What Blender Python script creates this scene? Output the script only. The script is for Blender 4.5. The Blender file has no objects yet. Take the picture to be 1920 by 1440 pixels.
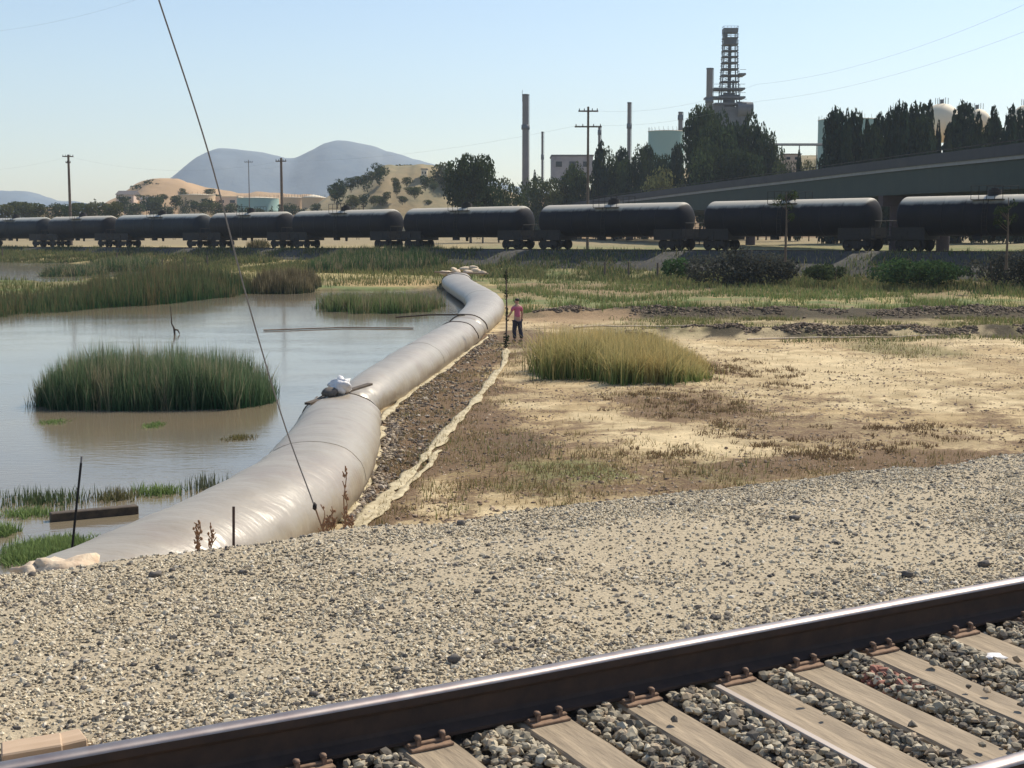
import bpy, math, random
import numpy as np
from mathutils import Vector, Matrix
PI = math.pi
R = math.radians
C = bpy.context.scene.collection
rng = np.random.default_rng(7)
random.seed(7)

# ---------------------------------------------------------------- camera, sky, sun
EYE = 4.4
F = 2666.7
YH = 425.0
PITCH = math.atan((720 - YH) / F)
cam_d = bpy.data.cameras.new('camera')
cam = bpy.data.objects.new('camera', cam_d); C.objects.link(cam)
cam.location = (0, 0, EYE); cam.rotation_euler = (PI / 2 - PITCH, 0, 0)
cam_d.sensor_width = 36; cam_d.lens = 50.0
cam_d.clip_start = 0.1; cam_d.clip_end = 12000
sc = bpy.context.scene
sc.camera = cam
SUN_AZ, SUN_EL = R(46), R(47)          # azimuth measured from the view axis (+Y) towards +X
w = bpy.data.worlds.new('World'); sc.world = w; w.use_nodes = True
nt = w.node_tree; nt.nodes.clear()
sky = nt.nodes.new('ShaderNodeTexSky'); sky.sky_type = 'NISHITA'; sky.sun_disc = False
sky.sun_elevation = SUN_EL; sky.sun_rotation = SUN_AZ
sky.air_density = 1.0; sky.dust_density = .7; sky.ozone_density = 1.8; sky.altitude = 0
bg = nt.nodes.new('ShaderNodeBackground'); bg.inputs[1].default_value = 0.115
wo = nt.nodes.new('ShaderNodeOutputWorld')
nt.links.new(sky.outputs[0], bg.inputs[0]); nt.links.new(bg.outputs[0], wo.inputs[0])
sd = bpy.data.lights.new('sun', 'SUN'); sd.energy = 4.4; sd.angle = R(0.5); sd.color = (1.0, 0.91, 0.76)
so = bpy.data.objects.new('sun', sd); C.objects.link(so)
sv = Vector((math.sin(SUN_AZ) * math.cos(SUN_EL), math.cos(SUN_AZ) * math.cos(SUN_EL), math.sin(SUN_EL)))
so.rotation_euler = sv.to_track_quat('Z', 'Y').to_euler()
so.location = sv * 60
sc.view_settings.view_transform = 'Standard'; sc.view_settings.look = 'None'
sc.view_settings.exposure = 0.33; sc.view_settings.gamma = 1.0
sc.cycles.use_denoising = True
sc.cycles.max_bounces = 6; sc.cycles.volume_bounces = 1
sc.cycles.transparent_max_bounces = 8

# ---------------------------------------------------------------- helpers
cP, sP = math.cos(PITCH), math.sin(PITCH)
def ray(px, py):
    u = (px - 960) / F; v = (720 - py) / F
    return np.array([u, cP + v * sP, -sP + v * cP])
def at(px, py, z=0.15):
    d = ray(px, py); k = (z - EYE) / d[2]
    return Vector((d[0] * k, d[1] * k, z))
def atd(px, py, d):
    """point on the sight line at ground distance d"""
    r = ray(px, py); k = d / r[1]
    return Vector((r[0] * k, d, EYE + r[2] * k))
def proj(x, y, z):
    d = y * cP - (z - EYE) * sP; u = y * sP + (z - EYE) * cP
    return 960 + F * x / d, 720 - F * u / d

def _h(ix, iy, s):
    v = np.sin(ix * 127.1 + iy * 311.7 + s * 74.7) * 43758.5453
    return v - np.floor(v)
def vn(x, y, s=0):
    x = np.asarray(x, float); y = np.asarray(y, float)
    ix = np.floor(x); iy = np.floor(y); fx = x - ix; fy = y - iy
    fx = fx * fx * (3 - 2 * fx); fy = fy * fy * (3 - 2 * fy)
    a = _h(ix, iy, s); b = _h(ix + 1, iy, s); c = _h(ix, iy + 1, s); d = _h(ix + 1, iy + 1, s)
    return (a * (1 - fx) + b * fx) * (1 - fy) + (c * (1 - fx) + d * fx) * fy
def fbm(x, y, s=0, o=4):
    t = 0; a = .5; n = 0
    for i in range(o):
        t = t + a * vn(x * 2 ** i, y * 2 ** i, s + i * 3.1); n += a; a *= .5
    return t / n
def sstep(a, b, x):
    t = np.clip((x - a) / (b - a), 0, 1); return t * t * (3 - 2 * t)

class MB:
    def __init__(s): s.v = []; s.f = []; s.sm = []
    def add(s, vs, fs, smooth=False):
        o = len(s.v); s.v += [tuple(v) for v in vs]
        s.f += [tuple(i + o for i in f) for f in fs]; s.sm += [smooth] * len(fs); return s
    def box(s, c, size, rz=0, M=None):
        x, y, z = [k / 2 for k in size]
        vs = [Vector(p) for p in [(-x,-y,-z),(x,-y,-z),(x,y,-z),(-x,y,-z),(-x,-y,z),(x,-y,z),(x,y,z),(-x,y,z)]]
        if M is None: M = Matrix.Rotation(rz, 3, 'Z')
        vs = [M @ v + Vector(c) for v in vs]
        return s.add(vs, [(0,3,2,1),(4,5,6,7),(0,1,5,4),(1,2,6,5),(2,3,7,6),(3,0,4,7)])
    def cyl(s, p0, p1, r0, r1=None, n=12, cap=True):
        r1 = r0 if r1 is None else r1
        p0 = Vector(p0); p1 = Vector(p1); d = (p1 - p0).normalized()
        a = d.orthogonal().normalized(); b = d.cross(a)
        vs = []
        for p, r in ((p0, r0), (p1, r1)):
            for i in range(n):
                t = 2 * PI * i / n; vs.append(p + a * math.cos(t) * r + b * math.sin(t) * r)
        s.add(vs, [(i, (i+1) % n, n + (i+1) % n, n + i) for i in range(n)], True)
        if cap: s.add(vs, [tuple(range(n))[::-1], tuple(range(n, 2*n))])
        return s
    def tube(s, pts, r, n=6):
        pts = [Vector(p) for p in pts]; rs = r if isinstance(r, (list, tuple)) else [r] * len(pts)
        vs = []; a = None
        for i, p in enumerate(pts):
            d = (pts[min(i+1, len(pts)-1)] - pts[max(i-1, 0)]).normalized()
            if a is None: a = d.orthogonal().normalized()
            a = (a - d * a.dot(d)).normalized(); b = d.cross(a)
            for k in range(n):
                t = 2 * PI * k / n; vs.append(p + (a * math.cos(t) + b * math.sin(t)) * rs[i])
        fs = [(i*n + k, i*n + (k+1) % n, (i+1)*n + (k+1) % n, (i+1)*n + k) for i in range(len(pts)-1) for k in range(n)]
        s.add(vs, fs, True); s.add(vs, [tuple(range(n))[::-1], tuple(range(len(vs)-n, len(vs)))]); return s
    def lathe(s, prof, c=(0,0,0), n=20, M=None):
        """prof: (r, z) list, axis z unless M given"""
        vs = []
        for r, z in prof:
            for k in range(n):
                t = 2 * PI * k / n; v = Vector((r * math.cos(t), r * math.sin(t), z))
                if M is not None: v = M @ v
                vs.append(v + Vector(c))
        m = len(prof)
        return s.add(vs, [(i*n + k, i*n + (k+1) % n, (i+1)*n + (k+1) % n, (i+1)*n + k) for i in range(m-1) for k in range(n)], True)
    def blob(s, c, rad, seed=0, amp=.25, lv=2):
        import bmesh
        bm = bmesh.new(); bmesh.ops.create_icosphere(bm, subdivisions=lv, radius=1)
        vs = []
        for v in bm.verts:
            p = v.co; k = 1 + amp * (float(vn(p.x*1.7+seed*7.3, p.y*1.7+p.z*2.1, seed)) - .5) * 2
            vs.append(Vector((p.x*rad[0]*k, p.y*rad[1]*k, p.z*rad[2]*k)) + Vector(c))
        fs = [tuple(v.index for v in f.verts) for f in bm.faces]; bm.free()
        return s.add(vs, fs, True)
    def build(s, name, mat, parent=None, bevel=0):
        me = bpy.data.meshes.new(name); me.from_pydata(s.v, [], s.f)
        me.polygons.foreach_set('use_smooth', s.sm); me.materials.append(mat)
        o = bpy.data.objects.new(name, me); C.objects.link(o)
        if parent is not None: o.parent = parent
        if bevel:
            b = o.modifiers.new('bevel', 'BEVEL'); b.width = bevel; b.segments = 1; b.limit_method = 'ANGLE'
        return o

def npmesh(name, V, Fq, mat, smooth=False, col=None, parent=None, attrs=None):
    """V (n,3), Fq (m,k) same-size faces; col per-vertex rgb"""
    me = bpy.data.meshes.new(name); V = np.ascontiguousarray(V, np.float32); Fq = np.ascontiguousarray(Fq, np.int32)
    m, k = Fq.shape
    me.vertices.add(len(V)); me.vertices.foreach_set('co', V.ravel())
    me.loops.add(m * k); me.loops.foreach_set('vertex_index', Fq.ravel())
    me.polygons.add(m); me.polygons.foreach_set('loop_start', np.arange(0, m*k, k, dtype=np.int32))
    try: me.polygons.foreach_set('loop_total', np.full(m, k, np.int32))
    except Exception: pass
    me.polygons.foreach_set('use_smooth', np.full(m, smooth))
    me.update(calc_edges=True); me.validate()
    if col is not None:
        ca = me.color_attributes.new('paint', 'FLOAT_COLOR', 'POINT')
        c4 = np.ones((len(V), 4), np.float32); c4[:, :3] = col; ca.data.foreach_set('color', c4.ravel())
    for an, av in (attrs or {}).items():
        a = me.attributes.new(an, 'FLOAT', 'POINT'); a.data.foreach_set('value', np.asarray(av, np.float32))
    me.materials.append(mat)
    o = bpy.data.objects.new(name, me); C.objects.link(o)
    if parent is not None: o.parent = parent
    return o

def tag(o, label=None, cat=None, group=None, kind=None):
    if label: o['label'] = label
    if cat: o['category'] = cat
    if group: o['group'] = group
    if kind: o['kind'] = kind
    return o
def thing(name, label, cat, loc=(0,0,0), rz=0, group=None):
    o = bpy.data.objects.new(name, None); C.objects.link(o); o.empty_display_size = .1
    o.location = loc; o.rotation_euler = (0, 0, rz); return tag(o, label, cat, group)
def copy_tree(o, parent=None):
    c = o.copy(); C.objects.link(c); c.parent = parent
    for ch in list(o.children): copy_tree(ch, c)
    return c
ORD = ['first','second','third','fourth','fifth','sixth','seventh','eighth','ninth','tenth','eleventh','twelfth','thirteenth','fourteenth','fifteenth','sixteenth','seventeenth','eighteenth','nineteenth','twentieth']

# ---------------------------------------------------------------- materials
def mat(name, col=(.5,.5,.5), rough=.8, metal=0, spec=.5, noise=None, bump=None, tint=None, stretch=None, coord='Object', emis=None):
    """noise=(scale, amount, col2); bump=(scale, strength, dist); tint='paint' multiplies the colour attribute"""
    m = bpy.data.materials.new(name); m.use_nodes = True; n = m.node_tree.nodes; l = m.node_tree.links
    b = n['Principled BSDF']; b.inputs['Roughness'].default_value = rough; b.inputs['Metallic'].default_value = metal
    b.inputs['Specular IOR Level'].default_value = spec
    tc = n.new('ShaderNodeTexCoord'); src = tc.outputs[coord]
    if stretch:
        mp = n.new('ShaderNodeMapping'); mp.inputs['Scale'].default_value = stretch; l.new(src, mp.inputs[0]); src = mp.outputs[0]
    out = None
    if noise:
        t = n.new('ShaderNodeTexNoise'); t.inputs['Scale'].default_value = noise[0]; t.inputs['Detail'].default_value = 6; t.inputs['Roughness'].default_value = .65
        l.new(src, t.inputs['Vector'])
        r = n.new('ShaderNodeValToRGB'); c = .5; hw = .22 * (1.01 - noise[1]) + .06
        r.color_ramp.elements[0].position = c - hw; r.color_ramp.elements[1].position = c + hw
        r.color_ramp.elements[0].color = (*col, 1); r.color_ramp.elements[1].color = (*noise[2], 1)
        l.new(t.outputs['Fac'], r.inputs[0]); out = r.outputs[0]
    if tint:
        a = n.new('ShaderNodeAttribute'); a.attribute_name = tint
        mx = n.new('ShaderNodeMix'); mx.data_type = 'RGBA'; mx.blend_type = 'MULTIPLY'; mx.inputs[0].default_value = 1
        if out is None: mx.inputs[6].default_value = (*col, 1)
        else: l.new(out, mx.inputs[6])
        l.new(a.outputs['Color'], mx.inputs[7]); out = mx.outputs[2]
    if out is None: b.inputs['Base Color'].default_value = (*col, 1)
    else: l.new(out, b.inputs['Base Color'])
    if bump:
        t2 = n.new('ShaderNodeTexNoise'); t2.inputs['Scale'].default_value = bump[0]; t2.inputs['Detail'].default_value = 5
        l.new(src, t2.inputs['Vector'])
        bp = n.new('ShaderNodeBump'); bp.inputs['Strength'].default_value = bump[1]; bp.inputs['Distance'].default_value = bump[2]
        l.new(t2.outputs['Fac'], bp.inputs['Height']); l.new(bp.outputs[0], b.inputs['Normal'])
    return m
def leaf_mat(name, col, col2=None, trans=.35):
    m = bpy.data.materials.new(name); m.use_nodes = True; n = m.node_tree.nodes; l = m.node_tree.links
    n.remove(n['Principled BSDF']); out = n['Material Output']
    a = n.new('ShaderNodeAttribute'); a.attribute_name = 'paint'
    oi = n.new('ShaderNodeObjectInfo')
    hs = n.new('ShaderNodeMix'); hs.data_type = 'RGBA'
    l.new(oi.outputs['Random'], hs.inputs[0]); hs.inputs[6].default_value = (*col, 1); hs.inputs[7].default_value = (*(col2 or col), 1)
    mx = n.new('ShaderNodeMix'); mx.data_type = 'RGBA'; mx.blend_type = 'MULTIPLY'; mx.inputs[0].default_value = 1
    l.new(hs.outputs[2], mx.inputs[6]); l.new(a.outputs['Color'], mx.inputs[7])
    d = n.new('ShaderNodeBsdfDiffuse'); t = n.new('ShaderNodeBsdfTranslucent'); g = n.new('ShaderNodeMixShader'); g.inputs[0].default_value = trans
    l.new(mx.outputs[2], d.inputs[0]); l.new(mx.outputs[2], t.inputs[0]); l.new(d.outputs[0], g.inputs[1]); l.new(t.outputs[0], g.inputs[2])
    l.new(g.outputs[0], out.inputs[0]); return m
M = {}
M['rock'] = mat('rock', (1,1,1), .9, tint='paint', noise=(60, .2, (.75,.75,.75)))
M['rail_steel'] = mat('rail_rusted_steel', (.040,.027,.022), .85, .1, noise=(9, .4, (.075,.045,.032)), bump=(60, .3, .002))
M['rail_top'] = mat('rail_polished_head', (.34,.31,.30), .52, 1.0, noise=(9, .3, (.24,.20,.20)), stretch=(1,1,1))
M['rust'] = mat('rusty_plate', (.30,.19,.12), .85, .1, noise=(25, .5, (.18,.11,.07)), bump=(40, .4, .003))
M['spike'] = mat('rusty_spike', (.16,.10,.07), .8, .3, noise=(40, .5, (.3,.2,.14)))
M['steel_dark'] = mat('dark_steel', (.012,.011,.012), .75, .1, noise=(6, .5, (.024,.018,.016)))
M['stake'] = mat('rusted_stake', (.05,.035,.03), .8, .2, noise=(20, .5, (.10,.055,.04)))
M['dry_stalk'] = mat('dry_stalk', (.34,.19,.10), .9, noise=(30, .5, (.22,.12,.07)))
M['wood_grey'] = mat('weathered_timber', (.34,.24,.16), .9, noise=(5, .5, (.2,.14,.10)), stretch=(3,3,3), bump=(20, .4, .01))
M['wood_dark'] = mat('wet_dark_timber', (.05,.035,.025), .8, noise=(8, .5, (.11,.08,.05)), bump=(20, .4, .01))
M['pole_wood'] = mat('pole_wood', (.10,.075,.06), .9, noise=(4, .5, (.16,.12,.09)))
M['cable'] = mat('galvanised_cable', (.22,.21,.21), .7, .2)
M['wire'] = mat('power_wire', (.25,.27,.3), .8)
M['bag'] = mat('pale_sandbag', (.68,.57,.42), .9, noise=(7, .5, (.55,.40,.27)), bump=(11, .8, .03))
M['white_plastic'] = mat('white_plastic', (.8,.79,.78), .5, noise=(5, .4, (.6,.58,.58)), bump=(9, .8, .04))
M['liner'] = mat('pale_liner', (.56,.48,.31), .8, noise=(4, .6, (.33,.26,.14)), bump=(8, .7, .05), coord='Object')
M['strap'] = mat('dark_strap', (.09,.065,.05), .8)
M['concrete'] = mat('grey_concrete', (.30,.30,.31), .9, noise=(1.0, .5, (.24,.24,.25)))
M['girder'] = mat('green_girder_paint', (.016,.032,.030), .75, noise=(.6, .5, (.024,.042,.036)))
M['pier'] = mat('red_brown_pier', (.06,.035,.04), .9, noise=(1, .5, (.045,.028,.034)))
M['parapet'] = mat('weathered_parapet', (.065,.065,.072), .9, noise=(.5, .5, (.05,.05,.058)))
M['refinery'] = mat('grey_process_steel', (.15,.16,.17), .7, .2, noise=(.4, .5, (.10,.11,.12)))
M['stack'] = mat('stack_concrete', (.21,.19,.18), .9, noise=(.3, .5, (.16,.15,.145)))
M['tank_green'] = mat('pale_green_tank_paint', (.22,.36,.33), .7, noise=(.2, .4, (.25,.38,.34)))
M['tank_tan'] = mat('tan_tank_paint', (.62,.45,.27), .8, noise=(.2, .4, (.54,.38,.23)))
M['tank_cream'] = mat('cream_tank_paint', (.72,.62,.45), .7)
M['wall_pink'] = mat('pale_stucco', (.6,.47,.38), .9)
M['wall_grey'] = mat('grey_cladding', (.33,.33,.34), .85, noise=(.5, .5, (.22,.22,.24)))
M['roof_dark'] = mat('dark_roofing', (.10,.09,.09), .9)
M['window_dark'] = mat('dark_glazing', (.02,.025,.03), .2)
M['bark'] = mat('bark', (.09,.065,.045), .95, noise=(3, .5, (.15,.11,.08)))
M['leaf_dark'] = leaf_mat('dark_foliage', (.022,.038,.020), (.042,.060,.026), .45)
M['leaf_conifer'] = leaf_mat('conifer_foliage', (.024,.042,.030), (.040,.056,.032))
M['leaf_mid'] = leaf_mat('mid_foliage', (.05,.07,.035), (.085,.09,.04))
M['leaf_olive'] = leaf_mat('olive_foliage', (.11,.12,.05), (.14,.12,.06))
M['leaf_bluegrey'] = leaf_mat('blue_grey_scrub', (.055,.060,.058), (.07,.07,.06))
M['leaf_green'] = leaf_mat('bright_shrub', (.045,.08,.035), (.05,.095,.04))
M['blade'] = leaf_mat('reed_blades', (1,1,1), (1,1,1), .3)
M['skin'] = mat('skin', (.42,.24,.17), .6)
M['shirt'] = mat('pink_shirt', (.50,.13,.20), .9, noise=(12, .4, (.42,.10,.17)))
M['trousers'] = mat('dark_blue_trousers', (.025,.028,.05), .9)
M['hair'] = mat('black_hair', (.012,.010,.010), .7)
M['shoe'] = mat('tan_boots', (.25,.19,.12), .8)
M['van'] = mat('white_van_paint', (.7,.72,.74), .4)

# tie wood: long grain
def wood_mat():
    m = mat('tie_wood', (.42,.33,.225), .92, noise=(2.0, .5, (.21,.165,.115)), stretch=(1, 6, 6), bump=(5, .8, .012))
    return m
M['tie'] = wood_mat()

# tank car paint; sunlit, dusty tops painted into the colour of upward facing skin
def tank_paint(name, col, sunlit_tone, lo):
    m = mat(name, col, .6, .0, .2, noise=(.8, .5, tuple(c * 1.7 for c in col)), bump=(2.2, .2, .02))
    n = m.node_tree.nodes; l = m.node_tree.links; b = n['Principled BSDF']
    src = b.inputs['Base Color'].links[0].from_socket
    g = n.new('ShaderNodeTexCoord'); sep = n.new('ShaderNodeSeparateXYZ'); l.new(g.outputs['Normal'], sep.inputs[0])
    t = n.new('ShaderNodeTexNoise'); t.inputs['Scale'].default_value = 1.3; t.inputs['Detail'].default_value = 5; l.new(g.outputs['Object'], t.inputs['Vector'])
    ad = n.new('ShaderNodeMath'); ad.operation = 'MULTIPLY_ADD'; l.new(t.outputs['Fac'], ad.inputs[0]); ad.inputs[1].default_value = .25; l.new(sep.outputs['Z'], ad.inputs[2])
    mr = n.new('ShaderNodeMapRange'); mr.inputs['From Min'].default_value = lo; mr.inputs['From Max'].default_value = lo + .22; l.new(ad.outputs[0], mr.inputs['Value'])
    mx = n.new('ShaderNodeMix'); mx.data_type = 'RGBA'; l.new(mr.outputs[0], mx.inputs[0]); l.new(src, mx.inputs[6]); mx.inputs[7].default_value = (*sunlit_tone, 1)
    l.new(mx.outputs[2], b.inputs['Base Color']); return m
M['tank_black'] = tank_paint('sunlit_top_black_tank_paint', (.006,.0055,.009), (.50,.46,.38), .68)
M['tank_blue'] = tank_paint('sunlit_top_blue_black_tank_paint', (.006,.010,.016), (.46,.45,.39), .70)

# woven dam tube fabric
def tube_mat():
    m = mat('woven_tube_fabric', (.285,.24,.175), .40, 0, .9, noise=(1.6, .3, (.35,.305,.235)))
    n = m.node_tree.nodes; l = m.node_tree.links; b = n['Principled BSDF']
    tc = n.new('ShaderNodeTexCoord')
    t1 = n.new('ShaderNodeTexNoise'); t1.inputs['Scale'].default_value = 1.6; t1.inputs['Detail'].default_value = 5
    t2 = n.new('ShaderNodeTexNoise'); t2.inputs['Scale'].default_value = 14; t2.inputs['Detail'].default_value = 6
    mp = n.new('ShaderNodeMapping'); mp.inputs['Scale'].default_value = (.9, 2.6, .9); l.new(tc.outputs['Object'], mp.inputs[0])
    l.new(mp.outputs[0], t1.inputs['Vector']); l.new(tc.outputs['Object'], t2.inputs['Vector'])
    ad = n.new('ShaderNodeMath'); ad.operation = 'MULTIPLY_ADD'; l.new(t2.outputs['Fac'], ad.inputs[0]); ad.inputs[1].default_value = .12; l.new(t1.outputs['Fac'], ad.inputs[2])
    bp = n.new('ShaderNodeBump'); bp.inputs['Strength'].default_value = .5; bp.inputs['Distance'].default_value = .06
    l.new(ad.outputs[0], bp.inputs['Height']); l.new(bp.outputs[0], b.inputs['Normal'])
    # mud stains and salt lines
    t3 = n.new('ShaderNodeTexNoise'); t3.inputs['Scale'].default_value = .9; t3.inputs['Detail'].default_value = 8; t3.inputs['Roughness'].default_value = .7
    l.new(tc.outputs['Object'], t3.inputs['Vector'])
    mr = n.new('ShaderNodeMapRange'); mr.inputs['From Min'].default_value = .48; mr.inputs['From Max'].default_value = .66; mr.inputs['To Max'].default_value = .75; l.new(t3.outputs['Fac'], mr.inputs['Value'])
    mx = n.new('ShaderNodeMix'); mx.data_type = 'RGBA'; src = b.inputs['Base Color'].links[0].from_socket
    l.new(mr.outputs[0], mx.inputs[0]); l.new(src, mx.inputs[6]); mx.inputs[7].default_value = (.27,.21,.155, 1)
    # dried mud band low on the flanks, where the water and splashes reach
    sp = n.new('ShaderNodeSeparateXYZ'); l.new(tc.outputs['Object'], sp.inputs[0])
    a2 = n.new('ShaderNodeMath'); a2.operation = 'MULTIPLY_ADD'; l.new(t3.outputs['Fac'], a2.inputs[0]); a2.inputs[1].default_value = -.55; l.new(sp.outputs['Z'], a2.inputs[2])
    m3_ = n.new('ShaderNodeMapRange'); m3_.inputs['From Min'].default_value = .22; m3_.inputs['From Max'].default_value = -.06; m3_.inputs['To Max'].default_value = .9; l.new(a2.outputs[0], m3_.inputs['Value'])
    mx2 = n.new('ShaderNodeMix'); mx2.data_type = 'RGBA'; l.new(m3_.outputs[0], mx2.inputs[0]); l.new(mx.outputs[2], mx2.inputs[6]); mx2.inputs[7].default_value = (.17,.125,.08, 1)
    l.new(mx2.outputs[2], b.inputs['Base Color'])
    return m
M['fabric'] = tube_mat()

def water_mat():
    m = bpy.data.materials.new('muddy_pond_water'); m.use_nodes = True; n = m.node_tree.nodes; l = m.node_tree.links; b = n['Principled BSDF']
    tc = n.new('ShaderNodeTexCoord')
    t = n.new('ShaderNodeTexNoise'); t.inputs['Scale'].default_value = .12; t.inputs['Detail'].default_value = 5; l.new(tc.outputs['Object'], t.inputs['Vector'])
    r = n.new('ShaderNodeValToRGB'); r.color_ramp.elements[0].position = .38; r.color_ramp.elements[1].position = .66
    r.color_ramp.elements[0].color = (.16,.14,.11,1); r.color_ramp.elements[1].color = (.21,.165,.10,1)
    l.new(t.outputs['Fac'], r.inputs[0]); l.new(r.outputs[0], b.inputs['Base Color'])
    b.inputs['Roughness'].default_value = .09; b.inputs['IOR'].default_value = 1.33
    mp = n.new('ShaderNodeMapping'); mp.inputs['Scale'].default_value = (1.0, 2.2, 1); l.new(tc.outputs['Object'], mp.inputs[0])
    t2 = n.new('ShaderNodeTexNoise'); t2.inputs['Scale'].default_value = 2.6; t2.inputs['Detail'].default_value = 4; l.new(mp.outputs[0], t2.inputs['Vector'])
    t3 = n.new('ShaderNodeTexNoise'); t3.inputs['Scale'].default_value = .22; t3.inputs['Detail'].default_value = 2; l.new(mp.outputs[0], t3.inputs['Vector'])
    mr = n.new('ShaderNodeMapRange'); mr.inputs['From Min'].default_value = .4; mr.inputs['From Max'].default_value = .65; mr.inputs['To Min'].default_value = .15; mr.inputs['To Max'].default_value = .4
    l.new(t3.outputs['Fac'], mr.inputs['Value'])
    bp = n.new('ShaderNodeBump'); bp.inputs['Distance'].default_value = .020; l.new(mr.outputs[0], bp.inputs['Strength']); l.new(t2.outputs['Fac'], bp.inputs['Height']); l.new(bp.outputs[0], b.inputs['Normal'])
    return m
M['water'] = water_mat()

def ground_mat():
    """painted base colour (soil, grass, mud) + fine clods, cracks and litter; attribute 'clutter' sets how much dark litter lies there"""
    m = bpy.data.materials.new('marsh_ground'); m.use_nodes = True; n = m.node_tree.nodes; l = m.node_tree.links; b = n['Principled BSDF']
    b.inputs['Roughness'].default_value = .95; b.inputs['Specular IOR Level'].default_value = .15
    a = n.new('ShaderNodeAttribute'); a.attribute_name = 'paint'; k = n.new('ShaderNodeAttribute'); k.attribute_name = 'clutter'
    tc = n.new('ShaderNodeTexCoord')
    def nz(s, d=7, r=.7, st=None):
        t = n.new('ShaderNodeTexNoise'); t.inputs['Scale'].default_value = s; t.inputs['Detail'].default_value = d; t.inputs['Roughness'].default_value = r
        if st:
            mp = n.new('ShaderNodeMapping'); mp.inputs['Scale'].default_value = st; l.new(tc.outputs['Object'], mp.inputs[0]); l.new(mp.outputs[0], t.inputs['Vector'])
        else: l.new(tc.outputs['Object'], t.inputs['Vector'])
        return t.outputs['Fac']
    f1 = nz(1.1, 9, .75); f2 = nz(9, 6, .7); f3 = nz(.35, 6, .65)
    # brightness variation
    mr = n.new('ShaderNodeMapRange'); mr.inputs['From Min'].default_value = .35; mr.inputs['From Max'].default_value = .65; mr.inputs['To Min'].default_value = .72; mr.inputs['To Max'].default_value = 1.18; l.new(f1, mr.inputs['Value'])
    v = n.new('ShaderNodeVectorMath'); v.operation = 'SCALE'; l.new(a.outputs['Color'], v.inputs[0]); l.new(mr.outputs[0], v.inputs['Scale'])
    # litter
    s = n.new('ShaderNodeMath'); s.operation = 'MULTIPLY_ADD'; l.new(f2, s.inputs[0]); s.inputs[1].default_value = .6; 
    s2 = n.new('ShaderNodeMath'); s2.operation = 'MULTIPLY'; l.new(f1, s2.inputs[0]); s2.inputs[1].default_value = .6; l.new(s2.outputs[0], s.inputs[2])
    s3 = n.new('ShaderNodeMath'); s3.operation = 'MULTIPLY_ADD'; l.new(k.outputs['Fac'], s3.inputs[0]); s3.inputs[1].default_value = .42; l.new(s.outputs[0], s3.inputs[2])
    m2 = n.new('ShaderNodeMapRange'); m2.inputs['From Min'].default_value = .76; m2.inputs['From Max'].default_value = .88; m2.inputs['To Max'].default_value = .85; l.new(s3.outputs[0], m2.inputs['Value'])
    mx = n.new('ShaderNodeMix'); mx.data_type = 'RGBA'; l.new(m2.outputs[0], mx.inputs[0]); l.new(v.outputs[0], mx.inputs[6]); mx.inputs[7].default_value = (.15,.095,.06,1)
    l.new(mx.outputs[2], b.inputs['Base Color'])
    bp = n.new('ShaderNodeBump'); bp.inputs['Strength'].default_value = .7; bp.inputs['Distance'].default_value = .12; l.new(s.outputs[0], bp.inputs['Height']); l.new(bp.outputs[0], b.inputs['Normal'])
    return m
M['ground'] = ground_mat()
M['gravel_bed'] = mat('gravel_fines', (.54,.455,.315), .95, spec=.2, noise=(34, .1, (.33,.27,.185)), bump=(45, .9, .02))
M['ballast_bed'] = mat('crushed_ballast', (.17,.15,.12), .95, spec=.2, noise=(35, .3, (.11,.10,.09)), bump=(40, 1, .03))
M['far_ballast'] = mat('far_ballast', (.035,.034,.034), .95, noise=(1.5, .4, (.075,.068,.055)), bump=(6, .6, .05))
M['hill_gold'] = mat('dry_grass_hill', (.44,.29,.16), .95, noise=(.035, .45, (.34,.23,.13)), bump=(.2, .5, 1))
M['hill_scrub'] = mat('scrubby_hill', (.36,.26,.14), .95, noise=(.07, .4, (.15,.15,.08)), bump=(.2, .5, 1))
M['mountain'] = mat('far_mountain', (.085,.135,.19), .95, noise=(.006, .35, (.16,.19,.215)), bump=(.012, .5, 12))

# ---------------------------------------------------------------- near track frame: t along the rail, n across, canted plane
TH = R(58.61); CANT = R(4.16)
AX = np.array([math.sin(TH), math.cos(TH)]); NX = np.array([-math.cos(TH), math.sin(TH)])
RT = EYE - 1.83
def bend(t):
    return -.0028 * (t - 3) ** 2 if t > 3 else .06 * min(1, (3 - t) / 1.8) ** 1.6
def tn(t, n, z=0.0):
    n = n + bend(t)
    p = AX * t + NX * n
    return (p[0], p[1], z)
def plane(n, dz=0.0): return RT + (n - 4.88) * math.tan(CANT) + dz
def tn_inv(x, y):
    t = x * AX[0] + y * AX[1]; n = x * NX[0] + y * NX[1]
    return t, n - bend(t)
e = at(960, 962, 2.27); N_EDGE = tn_inv(e.x, e.y)[1]

# ---------------------------------------------------------------- far railway line
T1 = atd(1750, 470, 108.5); T2 = atd(50, 462, 205)
T1.z = 2.57; T2.z = 1.56
TU = (T2 - T1).normalized(); TLEN = (T2 - T1).length
TU2 = Vector((TU.x, TU.y, 0)).normalized(); TNN = Vector((-TU2.y, TU2.x, 0))
if TNN.y > 0: TNN = -TNN      # towards the camera
def tr(s, off=0, z=0):
    p = T1 + TU * s + TNN * off; return Vector((p.x, p.y, p.z + z))
def s_of_px(px, off=0):
    r = (px - 960) / (F); o = T1 + TNN * off
    return (o.x - r * o.y) / (r * TU.y - TU.x)

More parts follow.
